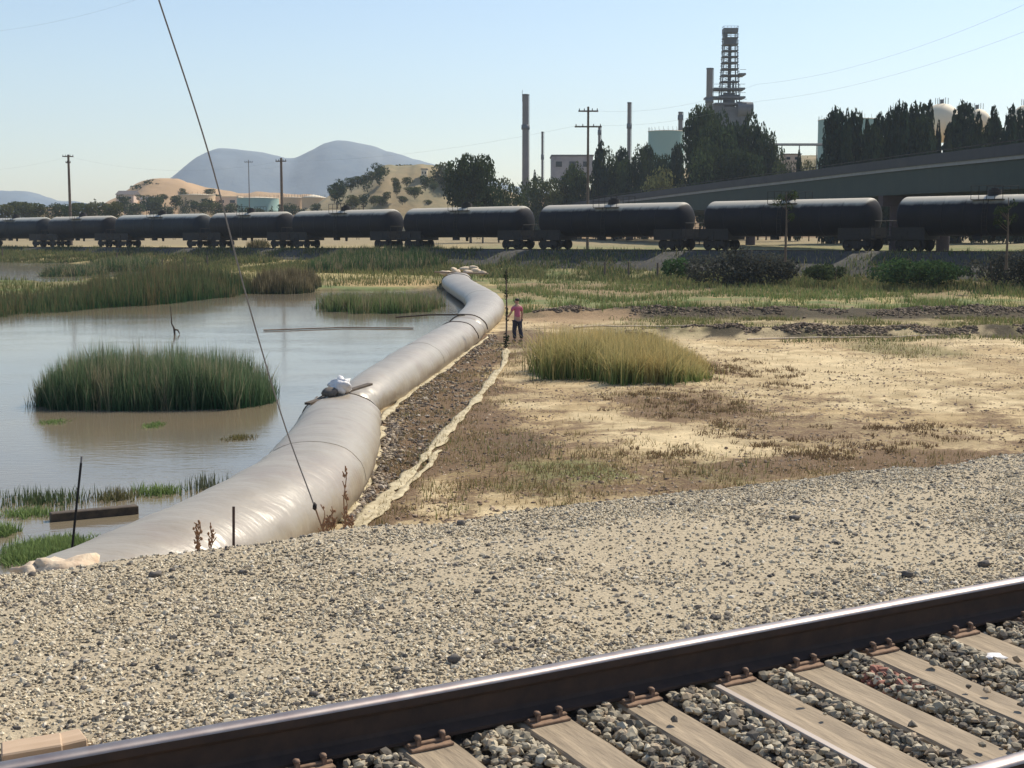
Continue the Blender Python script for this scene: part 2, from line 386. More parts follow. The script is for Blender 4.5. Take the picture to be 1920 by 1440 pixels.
# ---------------------------------------------------------------- ground sheet
shore_pts = [(-60, 80), (-34, 86), (-27.5, 88), (-20.5, 90), (-17, 95), (-12.5, 98), (-8, 99), (-3.2, 103), (40, 60)]
tube_r = [(-60, 8), (-5, 12), (-3.9, 17), (-3.5, 20), (-3.35, 24), (-3.4, 27), (-3.8, 31), (-3.5, 34), (-3.1, 40), (-2.6, 47), (-2.1, 53), (-1.7, 60), (-1.5, 68), (-1.8, 78), (-2.4, 88), (-3.2, 100), (-4, 112)]
def height(X, Y):
    h = .16 + .10 * (fbm(X * .25, Y * .25, 3) - .5) + .10 * (fbm(X * 1.3, Y * 1.3, 5) - .5)
    # pond
    tx = np.interp(Y, [p[1] for p in tube_r], [p[0] for p in tube_r])
    wob = (fbm(X * .3, Y * .3, 9) - .5)
    sh = np.interp(X, [p[0] for p in shore_pts], [p[1] for p in shore_pts]) + wob * 9
    pond = sstep(.1, -.6, X - tx + .0) * sstep(1.5, -1.5, Y - sh)
    pond2 = sstep(1.15, .8, np.sqrt(((X + 64) / 34) ** 2 + ((Y - 140) / 36) ** 2) + wob * .5)
    pond = np.maximum(pond, pond2)
    h = h - pond * .75
    # mud shelves in the lower left
    # berms and furrows across the field
    for (yb, amp, wd, sd_, x0, x1) in BERMS:
        line = yb + 3.0 * (fbm(X * .06, X * 0 + sd_, 2, 2) - .5) + X * .02
        h = h + amp * np.exp(-((Y - line) / wd) ** 2) * sstep(x0 - 2, x0 + 2, X) * sstep(x1 + 2, x1 - 2, X) * (.4 + 1.2 * fbm(X * .7, Y * .7, sd_))
    # rise towards and beyond the far railway
    q = (X - T1.x) * TNN.x + (Y - T1.y) * TNN.y        # positive on the camera side
    h = h + sstep(16, -2, q) * 1.2
    h = h + sstep(-20, -200, q) * .6
    tt = X * AX[0] + Y * AX[1]; nn = X * NX[0] + Y * NX[1]
    h = np.where(nn < 9.6, np.minimum(h, -.3), h)
    return h, pond
BERMS = [(66.5, .42, 1.1, 1, 1.0, 60), (55.8, .34, .7, 4, 4.5, 60), (60.5, -.12, .9, 8, 5, 60)]
def axis(knots):
    out = [knots[0][0]]
    for (a, st0), (b, st1) in zip(knots[:-1], knots[1:]):
        x = a
        while x < b - 1e-6:
            f = (x - a) / (b - a); x += st0 * (st1 / st0) ** f; out.append(min(x, b))
    return np.array(sorted(set(np.round(out, 4))))
xs = axis([(-3000, 500), (-300, 30), (-90, 2.0), (-30, .5), (-6, .22), (14, .25), (45, .7), (110, 3), (350, 40), (3000, 500)])
ys = axis([(-3000, 500), (-100, 30), (5, 2), (14, .22), (34, .22), (60, .35), (110, .8), (220, 2.5), (500, 40), (3000, 500)])
GX, GY = np.meshgrid(xs, ys)
GZ, POND = height(GX, GY)
# painted soil / vegetation cover
def ell(px, py, rx, ry, z=.15):
    c = at(px, py, z); a = at(px, py + ry, z); b = at(px, py - ry, z)
    return c.x, (a.y + b.y) / 2, rx / F * c.y, abs(b.y - a.y) / 2
def blobmask(X, Y, e_, nz, soft=.35):
    cx, cy, rx, ry = e_
    d = np.sqrt(((X - cx) / rx) ** 2 + ((Y - cy) / ry) ** 2)
    return sstep(1 + soft, 1 - soft, d + (nz - .5) * 3.0)
nA = fbm(GX * .35, GY * .35, 21); nB = fbm(GX * 1.1, GY * 1.1, 33); nC = fbm(GX * .9 + 5, GY * .25, 41); nD = fbm(GX * 2.7, GY * 2.0, 47)
TAN = np.array([.52, .39, .215]); PALE = np.array([.64, .51, .305]); BRN = np.array([.35, .25, .12]); RED = np.array([.38, .26, .15])
OLV = np.array([.24, .21, .10]); GRN = np.array([.15, .19, .07]); DRK = np.array([.085, .07, .045]); GLD = np.array([.42, .34, .16])
col = np.ones(GX.shape + (3,)) * TAN
clut = np.full(GX.shape, .28)
def put(mask, c, cl=None):
    global col, clut
    m_ = mask[..., None]; col = col * (1 - m_) + c * m_
    if cl is not None: clut = clut * (1 - mask) + cl * mask
put(sstep(.45, .62, nA), PALE, .18)
put(sstep(.55, .68, nB) * .5, BRN, .5); put(sstep(.52, .62, nD) * .42, BRN * .95, .6); put(sstep(.5, .6, fbm(GX * .55 + 3, GY * .8, 55)) * .4, TAN * .78, .6); put(sstep(.56, .62, fbm(GX * 1.6 + 3, GY * 1.1, 58)) * sstep(46, 30, GY) * .5, BRN * .8, .8)
put(sstep(54.5, 56, GY) * sstep(72, 68, GY) * sstep(1, 4, GX) * .85, OLV * .9 + BRN * .2, .5)
# distance bands (world y)
put(sstep(66, 72, GY) * .95, OLV, .35)
put(sstep(66, 72, GY) * sstep(.5, .6, nC), GLD, .2)
put(sstep(66, 72, GY) * sstep(.52, .62, nA) * .8, GRN, .2)
put(sstep(84, 92, GY + 10 * (nC - .5)) * sstep(118, 104, GY) * sstep(-2, 1, GX) * .9, RED * .5 + OLV * .55, .5)
put(sstep(104, 112, GY) * sstep(.3, .6, nB), GRN * .9, .3)
put(sstep(104, 112, GY) * sstep(.5, .62, nC), OLV * 1.1, .3)
for (yb, amp, wd, sd_, x0, x1) in BERMS:
    line = yb + 3.0 * (fbm(GX * .06, GX * 0 + sd_, 2, 2) - .5) + GX * .02
    put(np.minimum(1, 1.6 * np.exp(-((GY - line + .4) / (wd * 1.6)) ** 2)) * sstep(x0 - 3, x0 + 2, GX) * (1 if amp > 0 else .6), DRK if amp > 0 else OLV, .25)
put(sstep(52, 56, GY) * sstep(64, 60, GY) * sstep(3, 6, GX) * sstep(.48, .58, nC) * .8, OLV, .4)
put(sstep(50, 54, GY) * sstep(66, 63, GY) * sstep(.5, .6, nB) * .6, PALE, .1)
for p in [(1270, 762, 130, 32, BRN, .8, .8), (1380, 697, 80, 22, BRN, .75, .8), (1100, 892, 320, 44, BRN, .75, .7), (1080, 885, 120, 22, GRN, .75, .3), (1340, 888, 90, 22, OLV, .8, .5),
          (1700, 868, 300, 22, BRN, .9, .9), (1650, 822, 260, 22, TAN * .75, .8, .5), (860, 850, 60, 40, OLV * .8, .8, .6), (960, 835, 60, 26, DRK * 1.3, .7, .8), (1500, 800, 130, 22, TAN * .7, .6, .7),
          (820, 760, 110, 130, BRN, .95, .9), (730, 900, 70, 100, BRN * .8, .95, .95), (870, 660, 80, 40, BRN * .8, .95, .9), (990, 640, 70, 24, DRK * 1.2, .7, .7),
          (1080, 600, 90, 9, RED, .8, .3), (1050, 578, 100, 7, RED * 1.1, .8, .3), (1700, 655, 90, 16, OLV, .8, .3), (1080, 572, 60, 12, GRN, .8, .3),
          (1000, 910, 80, 40, OLV, .7, .5), (1850, 700, 200, 30, TAN * .85, .5, .4), (1330, 840, 150, 18, PALE, .7, .2), (1560, 700, 240, 40, PALE, .6, .1)]:
    put(blobmask(GX, GY, ell(*p[:4]), nA * .3 + nB * .4 + nD * .3) * p[5], p[4], p[6])
# land left of the tubes: olive marsh
left = sstep(-1, -4, GX - np.interp(GY, [p[1] for p in tube_r], [p[0] for p in tube_r]))
put(left * .95, OLV, .4); put(left * sstep(.5, .6, nA), GRN, .3); put(left * sstep(118, 125, GY + nA * 10), GLD * .85 + OLV * .25, .3)
put(sstep(1.0, .5, np.sqrt(((GX + 9) / 6) ** 2 + ((GY - 108) / 10) ** 2)) * .9, BRN * 1.3, .3)
wet = sstep(.12, -.02, GZ) ; put(wet * .9, np.array([.11, .085, .055]), .2)
far = sstep(170, 260, GY); put(far, np.array([.30, .24, .14]), .2)
ny, nx = GX.shape
idx = np.arange(nx * ny).reshape(ny, nx)
Q = np.stack([idx[:-1, :-1], idx[:-1, 1:], idx[1:, 1:], idx[1:, :-1]], -1).reshape(-1, 4)
g = npmesh('ground', np.stack([GX, GY, GZ], -1).reshape(-1, 3), Q, M['ground'], True, col.reshape(-1, 3), None, {'clutter': clut.ravel()})
tag(g, kind='structure')
def gz(x, y): return float(height(np.array([x]), np.array([y]))[0][0])

# water
wx = [(-260, 9), (30, 9), (30, 120), (-260, 190)]
wm = MB().add([(-260, 6, 0), (2, 6, 0), (2, 125, 0), (-30, 128, 0), (-30, 190, 0), (-260, 190, 0)], [(0, 1, 2, 3, 4, 5)])
tag(wm.build('water', M['water']), kind='structure')

# near railway embankment (gravel shoulder, crib) as one body
def bed_profile(n):
    if n < 1.4: return 2.15 - (1.4 - n) * .45
    if n < 2.3: return 2.15 + (n - 1.4) / .9 * .13
    pc = plane(n, -.232)
    if n < 5.0: return max(pc, 2.2)
    if n < 5.35: return 2.445 - (n - 5.0) * .03
    if n < N_EDGE: return 2.435 - (2.435 - 2.27) * ((n - 5.35) / (N_EDGE - 5.35)) ** 1.5
    return 2.27 - .10 * min(n - N_EDGE, .3) / .3 - max(0, n - N_EDGE - .3) * .62
ns = sorted(set([-5, -2, 0, 1.4, 2.3] + list(np.arange(2.4, 9.6, .09)) + list(np.arange(9.6, 14.2, .3))))
ts = list(np.arange(-60, -6, 3)) + list(np.arange(-6, 16, .11)) + list(np.arange(16, 30, .4)) + list(np.arange(30, 75, 3))
hole = at(85, 1412, 2.38); th_, nh_ = tn_inv(hole.x, hole.y)
def bedz(t, n):
    z = bed_profile(n)
    if n > 5.0:
        z += .05 * (float(fbm(t * 1.2, n * 1.2, 61)) - .5) * min(1, (n - 5.0) / .4) * 2
        z += .10 * (float(fbm(t * .35, n * .5, 66, 3)) - .5) * min(1, max(0, (n - 6)) / 1.5)
        z -= .08 * math.exp(-((t - th_) / .22) ** 2 - ((n - nh_) / .3) ** 2)
    return z
V = []
for t in ts:
    for n in ns: V.append(tn(t, n, bedz(t, n)))
k = len(ns); Q = [(i*k + j, (i+1)*k + j, (i+1)*k + j + 1, i*k + j + 1) for i in range(len(ts) - 1) for j in range(k - 1)]
Vn = np.array(V)
bed = npmesh('railway_embankment', Vn, np.array(Q), M['gravel_bed'], True)
bed.data.materials.append(M['ballast_bed'])
mi = np.zeros(len(Q), np.int32); jj = np.arange(len(Q)) % (k - 1); nsv = np.array(ns)
mi[(nsv[jj] < 5.0)] = 1; bed.data.polygons.foreach_set('material_index', mi)
tag(bed, kind='structure')

# ---------------------------------------------------------------- stones
import bmesh
def ico_variants(n=8):
    out = []
    bm = bmesh.new(); bmesh.ops.create_icosphere(bm, subdivisions=1, radius=1)
    B = np.array([v.co[:] for v in bm.verts]); Fc = np.array([[v.index for v in f.verts] for f in bm.faces]); bm.free()
    for i in range(n):
        v = B * (1 + .38 * (rng.random((12, 1)) - .5) * 2)
        out.append(v * np.array([1, .75 + .3 * rng.random(), .5 + .35 * rng.random()]))
    return np.array(out), Fc
ICO, ICF = ico_variants()
def stones(name, P, rad, cols, label=None, cat=None, kind='stuff', parent=None):
    n = len(P); var = rng.integers(0, len(ICO), n)
    V = ICO[var] * rad[:, None, None]
    a = rng.random(n) * 2 * PI; b = (rng.random(n) - .5) * 1.2
    ca, sa, cb, sb = np.cos(a), np.sin(a), np.cos(b), np.sin(b)
    x = V[..., 0] * ca[:, None] - V[..., 1] * sa[:, None]; y = V[..., 0] * sa[:, None] + V[..., 1] * ca[:, None]; z = V[..., 2]
    y, z = y * cb[:, None] - z * sb[:, None], y * sb[:, None] + z * cb[:, None]
    V = np.stack([x, y, z], -1) + P[:, None, :]
    Fa = ICF[None] + (np.arange(n) * 12)[:, None, None]
    o = npmesh(name, V.reshape(-1, 3), Fa.reshape(-1, 3), M['rock'], False, np.repeat(cols, 12, 0), parent)
    return tag(o, label, cat, None, kind)
def inframe(P, mg=380):
    x, y = proj(P[:, 0], P[:, 1], P[:, 2]); return (x > -mg) & (x < 1920 + mg) & (y > 0) & (y < 1440 + mg) & (P[:, 1] > .5)
def palette(n, pal, w_):
    pal = np.array(pal); c = pal[rng.choice(len(pal), n, p=np.array(w_) / sum(w_))]
    return np.clip(c * (.8 + .4 * rng.random((n, 1))), 0, 1)
def bed_points(n, t0, t1, n0, n1):
    t = t0 + (t1 - t0) * rng.random(n); q = n0 + (n1 - n0) * rng.random(n)
    P = np.array([tn(a, b, 0) for a, b in zip(t, q)])
    ti = np.clip(t, ts[0], ts[-1]); return t, q, P
bz = np.vectorize(lambda t, n: bedz(t, n))
# tie positions from the photograph
ties_px = [(796,1393),(1009,1341),(1181,1303),(1363,1268),(1494,1243),(1638,1214),(1793,1183)]
TT = []
for px, py in ties_px:
    z = plane(4.76, -.2)
    for _ in range(6):
        p = at(px, py, z); t, n = tn_inv(p.x, p.y); z = plane(n, -.2)
    TT.append(t)
print('ties t', np.round(TT, 2), 'N_EDGE', N_EDGE, 'nh', nh_, th_)
sp = (TT[-1] - TT[0]) / 6
TIES = [TT[0] - sp * 3, TT[0] - sp * 2, TT[0] - sp] + TT + [TT[-1] + sp * k_ for k_ in range(1, 9)]
# crib ballast: crushed grey stone between the ties
t, q, P = bed_points(62000, -1.2, 12, 2.6, 4.86)
near = np.min(np.abs(t[:, None] - np.array(TIES)[None]), 1)
P[:, 2] = bz(t, q) + rng.random(len(t)) * .035 - .008 + .015 * (near > .17)
keep = (near > .135) & inframe(P) & ~((q > 4.79))
keep |= inframe(P) & (near <= .135) & (rng.random(len(t)) < .004) & (q < 4.7)
P[near <= .135, 2] = [plane(b) - .195 + .012 for b in q[near <= .135]]
P = P[keep]; tk = t[keep]; qk = q[keep]; n_ = len(P)
pc = palette(n_, [(.48,.41,.29), (.31,.265,.19), (.14,.12,.095), (.40,.31,.21), (.62,.54,.40)], [3.5, 3.5, 2.6, 2, 1.4])
redz = (np.abs(tk - (TT[4] + .25)) < .22) & (np.abs(qk - 4.45) < .16) & (rng.random(n_) < .4)
pc[redz] = np.array([.38, .17, .12])
P[:, 2] += .012
stones('crib_ballast', P, .011 + .018 * rng.random(n_) ** 1.3, pc)
# gravel shoulder: stones half sunk in pale fines
t, q, P = bed_points(210000, -7, 26, 4.98, N_EDGE + .5)
P[:, 2] = bz(t, q)
kp = inframe(P); t, q, P = t[kp], q[kp], P[kp]; n_ = len(P)
dens = .34 + .5 * sstep(8.0, 14, t) + .75 * sstep(5.7, 5.1, q) + .5 * (fbm(t * 1.5, q * 1.5, 71) - .5)
kp = rng.random(n_) < dens; t, q, P = t[kp], q[kp], P[kp]; n_ = len(P)
rad = .0055 + .017 * rng.random(n_) ** 4.5
P[:, 2] += rad * .15
pc = palette(n_, [(.60,.525,.39), (.46,.39,.28), (.27,.23,.18), (.12,.105,.09), (.70,.62,.49)], [4, 3, 2.8, 2.2, 1.6])
stones('shoulder_gravel', P, rad, pc)
# fine crushed stone: small eight-faced chips packed over the shoulder
t, q, P = bed_points(480000, -7, 30, 4.98, N_EDGE + .4)
P[:, 2] = 2.36; kp = inframe(P, 260); t, q, P = t[kp], q[kp], P[kp]
fn = fbm(t * .9, q * 1.3, 91); kp = rng.random(len(t)) < np.clip(.10 + .62 * sstep(.44, .64, fn) + .22 * sstep(6, 12, t) + .5 * sstep(5.9, 5.2, q), 0, 1)
t, q, P = t[kp], q[kp], P[kp]; n_ = len(P)
TB = np.arange(-8, 31, .1); NB = np.arange(4.9, N_EDGE + .6, .06); BG = np.array([[bedz(a, b) for b in NB] for a in TB])
fi = (t - TB[0]) / .1; fj = (q - NB[0]) / .06; i0 = fi.astype(int); j0 = fj.astype(int); fi -= i0; fj -= j0
P[:, 2] = (BG[i0, j0] * (1 - fi) + BG[i0 + 1, j0] * fi) * (1 - fj) + (BG[i0, j0 + 1] * (1 - fi) + BG[i0 + 1, j0 + 1] * fi) * fj
OCT = np.array([(1,0,0),(-1,0,0),(0,1,0),(0,-1,0),(0,0,.7),(0,0,-.7)], float); OF = np.array([(0,2,4),(2,1,4),(1,3,4),(3,0,4),(2,0,5),(1,2,5),(3,1,5),(0,3,5)])
def chips(name, P, rad, cols):
    n = len(P); V = OCT[None] * (1 + .5 * (rng.random((n, 6, 1)) - .5)) * rad[:, None, None]; a = rng.random(n) * 6.283; b = (rng.random(n) - .5) * 1.6
    x = V[..., 0] * np.cos(a)[:, None] - V[..., 1] * np.sin(a)[:, None]; y = V[..., 0] * np.sin(a)[:, None] + V[..., 1] * np.cos(a)[:, None]; z = V[..., 2]
    y, z = y * np.cos(b)[:, None] - z * np.sin(b)[:, None], y * np.sin(b)[:, None] + z * np.cos(b)[:, None]
    V = np.stack([x, y, z], -1) + P[:, None, :]; Fa = OF[None] + (np.arange(n) * 6)[:, None, None]
    return tag(npmesh(name, V.reshape(-1, 3), Fa.reshape(-1, 3), M['rock'], False, np.repeat(cols, 6, 0)), kind='stuff')
P[:, 2] += .0025
chips('fine_gravel', P, .0045 + (.006 + .0045 * sstep(12, 3, t)) * rng.random(n_) ** 1.5, palette(n_, [(.64,.55,.385), (.50,.41,.28), (.28,.23,.155), (.10,.085,.065), (.78,.68,.50)], [5, 3.4, 2.4, 2.4, 3.2]))
print('chips', n_)
# a few bigger dark lumps
lumps = [(290, 1082, .055), (322, 1072, .03), (205, 1125, .022), (170, 1110, .02), (852, 1241, .05), (812, 1305, .03), (455, 1075, .04), (865, 985, .05), (590, 1305, .03), (462, 1170, .02), (1140, 1240, .02), (1700, 1082, .05), (660, 1345, .03), (60, 1080, .035), (1845, 1062, .05), (1490, 975, .05)]
LP = []
for px, py, r_ in lumps:
    z = 2.4
    for _ in range(8):
        p = at(px, py, z); t_, n_q = tn_inv(p.x, p.y); z = bedz(t_, min(n_q, N_EDGE + .2))
    LP.append((p.x, p.y, z + r_ * .3))
for i, (p, l) in enumerate(zip(LP, lumps)):
    s_ = MB().blob((0, 0, 0), (l[2] * .7, l[2] * .55, l[2] * .42), i + 3, .5, 2)
    o = s_.build('stone', mat('dark_stone', (.09,.08,.075), .9, noise=(20, .5, (.16,.14,.12))) if i == 0 else bpy.data.materials['dark_stone'])
    o.location = p
    where = ['beside the gravel edge left of the dry stalks', 'just right of the biggest dark stone near the gravel edge', 'on pale gravel below the sandbag', 'nearest below the pale sandbag', 'biggest, lying alone just above the rail at centre', 'near the rail left of the alone dark stone', 'on gravel under the short rusty stake', 'at the crest of the gravel right of the liner strip', 'on gravel left of centre near the rail', 'on gravel in the left middle', 'just above the rail right of centre', 'on the gravel above the rail at right', 'touching the rail left of centre', 'at the left foot of the pale sandbag', 'near the right edge of the gravel above the rail', 'at the far gravel margin right of centre'][i]
    tag(o, 'dark stone ' + where, 'stone', 'dark stones lying on the gravel shoulder')

# ---------------------------------------------------------------- near rails
def rail(name, n_c, label, t0, t1):
    prof = [(-.070,0),(.070,0),(.070,.014),(.018,.030),(.009,.045),(.009,.118),(.030,.134),(.036,.142),(.036,.172),(.028,.182),(.012,.186),(-.012,.186),(-.028,.182),(-.036,.172),(-.036,.142),(-.030,.134),(-.009,.118),(-.009,.045),(-.018,.030),(-.070,.014)]
    tsr = np.arange(t0, t1, .5); V = []; Fs = []; m_ = len(prof)
    c, s = math.cos(CANT), math.sin(CANT)
    for t in tsr:
        for y, z in prof:
            n = n_c + y * c - z * s * 1.0; zz = plane(n_c) - .186 + z * c + y * s
            V.append(tn(t, n, zz))
    for i in range(len(tsr) - 1):
        for j in range(m_): Fs.append((i*m_ + j, (i+1)*m_ + j, (i+1)*m_ + (j+1) % m_, i*m_ + (j+1) % m_))
    o = npmesh(name, np.array(V), np.array(Fs), M['rail_steel']); o.data.materials.append(M['rail_top'])
    mi = np.array([1 if (f % m_) in (8, 9, 10, 11, 12) else 0 for f in range(len(Fs))], np.int32); o.data.polygons.foreach_set('material_index', mi)
    o.data.polygons.foreach_set('use_smooth', np.array([(f % m_) in (8,9,10,11,12) for f in range(len(Fs))]))
    tag(o, label, 'rail', 'rails of the near track'); return o
rail('rail', 4.88, 'long rusty rail with polished top running across the foreground', -40, 45)
rail('rail', 4.88 - 1.51, 'second rail whose end shows in the lower right corner', -40, 45)

# ties with plates and spikes
tie_obj = []
for i, t in enumerate(TIES):
    c = tn(t, 4.125, 0)
    # local frame: x across track (n), y along track
    ang = math.atan2(NX[1], NX[0]) + (.0056 * (t - 3)) * 1.0
    w_ = .225 + .02 * math.sin(i * 2.3)
    o = thing('wooden_tie', 'x', 'railway tie', (c[0], c[1], plane(4.125, -.2)), ang + random.uniform(-.012, .012), 'wooden ties of the near track')
    rot = Matrix.Rotation(-CANT, 3, 'Y')
    o.rotation_euler = (0, -CANT, ang)
    mb = MB(); L = 2.55 + .1 * random.random()
    # irregular split-ended timber
    nseg = 14; vs = []
    for a in range(nseg + 1):
        xx = -L/2 + L * a / nseg + (random.uniform(-.02, .02) if a in (0, nseg) else 0)
        e1 = random.uniform(-.006, .006); e2 = random.uniform(-.006, .006)
        for yy, zz in [(-w_/2 + e1, -.17), (w_/2 + e2, -.17), (w_/2 + e2, -.012), (w_/2 - .012 + e2, 0), (0, -.002 + random.uniform(-.003, .003)), (-w_/2 + .012 + e1, 0), (-w_/2 + e1, -.012)]:
            vs.append((xx, yy, zz))
    fs = [(a*7 + j, (a+1)*7 + j, (a+1)*7 + (j+1) % 7, a*7 + (j+1) % 7) for a in range(nseg) for j in range(7)]
    mb.add(vs, [f[::-1] for f in fs]); mb.add(vs, [tuple(range(7)), tuple(range(len(vs)-7, len(vs)))[::-1]])
    mb.build('timber', M['tie'], o)
    for nc in (.755, -.755):
        pl = MB().box((nc, 0, .006), (.25, .19, .013)); pl.box((nc - .085, 0, .018), (.02, .19, .012)); pl.box((nc + .085, 0, .018), (.02, .19, .012))
        po = pl.build('tie_plate', M['rust'], o, .003)
        for (dx, dy) in ((-.088, -.06), (-.092, .05), (.088, -.05), (.09, .06)):
            s_ = MB().box((nc + dx, dy, .02), (.018, .018, .04)); s_.blob((nc + dx + (.008 if dx < 0 else -.008), dy, .044), (.022, .016, .010), i, .15, 1)
            s_.build('spike', M['spike'], po)
    tie_obj.append(o)
for i, o in enumerate(tie_obj):
    k_ = i - 3
    if k_ < 0: lab = ['weathered tie mostly buried left of the frame bottom', 'weathered tie end poking from gravel outside the rail at lower left', 'buried weathered tie beside the rail left of the first visible one'][i]
    elif k_ < 7: lab = ['shortest visible weathered tie, ' + ORD[0] + ' from the left', 'split-grained tie, second visible from the left', 'pale tie with three spikes on its plate, third from the left', 'fourth visible tie from the left beside a thin light strip', 'palest smooth tie, fifth visible from the left', 'darker grey-brown tie, sixth visible from the left', 'seventh visible tie from the left, below the white litter'][k_]
    else: lab = 'weathered tie beyond the white litter, ' + ORD[k_] + ' from the left along the rail'
    o['label'] = lab
# thin light strip beside the fourth tie
p0 = tn(TT[3] - .17, 4.72, plane(4.72, -.172)); p1 = tn(TT[3] - .17, 3.5, plane(3.5, -.172))
st = MB(); d_ = Vector(p1) - Vector(p0); mid = (Vector(p0) + Vector(p1)) / 2
st.box(mid, (d_.length, .035, .02), M=d_.to_track_quat('X', 'Z').to_matrix())
tag(st.build('metal_strip', mat('light_strip', (.42,.36,.31), .5, .4), None, .003), 'thin light metal strip lying beside the fourth tie', 'metal strip')
# white litter
z = plane(4.1, -.2)
p = at(1858, 1238, z + .02); lt = MB().blob((0, 0, 0), (.075, .045, .02), 4, .3, 2)
lo = lt.build('litter', M['white_plastic']); lo.location = (p.x, p.y, z + .03); lo.rotation_euler = (0, 0, .3); tag(lo, 'small flat white litter lying on ballast between the ties', 'litter')
M['block'] = mat('pale_orange_wood', (.56,.41,.28), .9, noise=(3, .4, (.44,.31,.2)), stretch=(1, 6, 1))
# timber ends lying in the gravel bottom left
for k_, (px, py, ln, wd) in enumerate([(60, 1405, .22, .13), (118, 1395, .16, .12)]):
    p = at(px, py, 2.42); b = MB().box((0, 0, 0), (ln, wd, .05)); o = b.build('wood_block', M['block'], None, .006)
    o.location = p; o.rotation_euler = (.05, -.05, .35 + k_ * .2); tag(o, ['orange-brown wood block at the lower left corner of gravel', 'smaller pale wood block touching the left end of the rail'][k_], 'wood block')
p0 = at(215, 1421, 2.47); p1 = at(358, 1414, 2.47)
tag(MB().tube([p0, (p0 + p1) / 2 + Vector((0, 0, .006)), p1], .006, 6).build('rod', M['stake']), 'thin rusty rod lying along the rail at lower left', 'rod')

# ---------------------------------------------------------------- water filled dam tubes
def spline(P, n):
    P = [np.array(p, float) for p in P]; out = []
    P = [2 * P[0] - P[1]] + P + [2 * P[-1] - P[-2]]
    for i in range(1, len(P) - 2):
        for k_ in range(n):
            t = k_ / n; a, b, c, d = P[i-1], P[i], P[i+1], P[i+2]
            out.append(.5 * ((2*b) + (-a + c) * t + (2*a - 5*b + 4*c - d) * t*t + (-a + 3*b - 3*c + d) * t**3))
    out.append(P[-2]); return np.array(out)
def dam_tube(label, path, seed, rings=14, cap0=.5, cap1=.5, zoff=0.):
    """path: (x, y, halfwidth, height)"""
    pts = spline(path, rings); n = len(pts); K = 40
    S = np.concatenate([[0], np.cumsum(np.linalg.norm(np.diff(pts[:, :2], axis=0), axis=1))]); Ltot = S[-1]
    V = []
    for i in range(n):
        d = pts[min(i+1, n-1), :2] - pts[max(i-1, 0), :2]; d /= np.linalg.norm(d); nn = np.array([d[1], -d[0]])
        w_, h_ = pts[i, 2], pts[i, 3]
        e0 = min(1, S[i] / cap0) ; e1 = min(1, (Ltot - S[i]) / cap1)
        f = math.sqrt(max(0, 1 - (1 - e0) ** 2)) * math.sqrt(max(0, 1 - (1 - e1) ** 2)); f = max(f, .02)
        fw = .45 + .55 * f
        for k_ in range(K):
            a = 2 * PI * k_ / K
            cx, cz = math.cos(a), math.sin(a)
            x = math.copysign(abs(cx) ** .9, cx) * w_ * fw
            zc = h_ * .46
            z = zc + (cz * (h_ - zc) if cz > 0 else cz * zc) * (.35 + .65 * f) * (1 if cz > 0 else 1)
            if cz <= 0: z = max(z, zc - zc * min(1, abs(cz) * 1.5))
            wr = (.03 + .05 * math.exp(-min(S[i], Ltot - S[i]) / .8)) * (float(fbm(S[i] * 2.6 + seed, a * 2.2, seed, 4)) - .5) + .035 * (float(fbm(S[i] * .45, a * .6, seed + 2, 2)) - .5)
            x += wr * cx * 2; z += wr * max(0, cz) * 2
            V.append((pts[i, 0] + nn[0] * x, pts[i, 1] + nn[1] * x, z + zoff - .12))
    fs = np.array([(i*K + k_, i*K + (k_+1) % K, (i+1)*K + (k_+1) % K, (i+1)*K + k_) for i in range(n-1) for k_ in range(K)])
    V = np.array(V)
    o = npmesh('dam_tube', V, fs, M['fabric'], True)
    # end caps
    c0 = V[:K].mean(0); c1 = V[-K:].mean(0)
    me2 = MB(); me2.add([tuple(v) for v in V[:K]] + [tuple(c0)], [(K, (k_+1) % K, k_) for k_ in range(K)], True)
    me2.add([tuple(v) for v in V[-K:]] + [tuple(c1)], [(K, k_, (k_+1) % K) for k_ in range(K)], True)
    me2.build('end_fold', M['fabric'], o)
    tag(o, label, 'water dam tube', 'grey water-filled dam tubes along the pond')
    def ring(i, r=.02, grow=1.01, a0=-.25, a1=PI + .25, nm='strap', mt='strap'):
        rp = V[i*K:(i+1)*K]; c = rp.mean(0); pts_ = []
        for k_ in range(K + 1):
            a = 2 * PI * k_ / K
            if a0 + .25 <= a <= a1 - .2: pts_.append(Vector(c + (rp[k_ % K] - c) * grow))
        MB().tube(pts_, r, 5).build(nm, M[mt], o)
    return o, ring, pts, V, K
t1, ring1, p1_, V1, K1 = dam_tube('widest grey dam tube in the foreground, bending behind the gravel shoulder',
    [(-5.2, 13.2, .85, 1.0), (-4.55, 15.2, .88, 1.05), (-3.98, 17, .90, 1.1), (-3.45, 19.2, .90, 1.14), (-3.2, 21.5, .88, 1.16), (-3.2, 24, .86, 1.16), (-3.38, 27, .85, 1.1), (-3.6, 29.5, .84, .98), (-3.8, 31.8, .80, .86)], 3, 14, .5, .7)
ring1(104, .016, 1.012)
t2, ring2, p2_, V2, K2 = dam_tube('long straight grey dam tube running from the plank to the dark joint',
    [(-3.70, 31.7, .46, .72), (-3.42, 34, .62, .98), (-3.0, 39, .72, 1.08), (-2.55, 44.5, .74, 1.1), (-2.1, 50, .76, 1.1), (-1.78, 54.5, .76, 1.08)], 8, 14, .6, .5)
ring2(60, .02, 1.02)
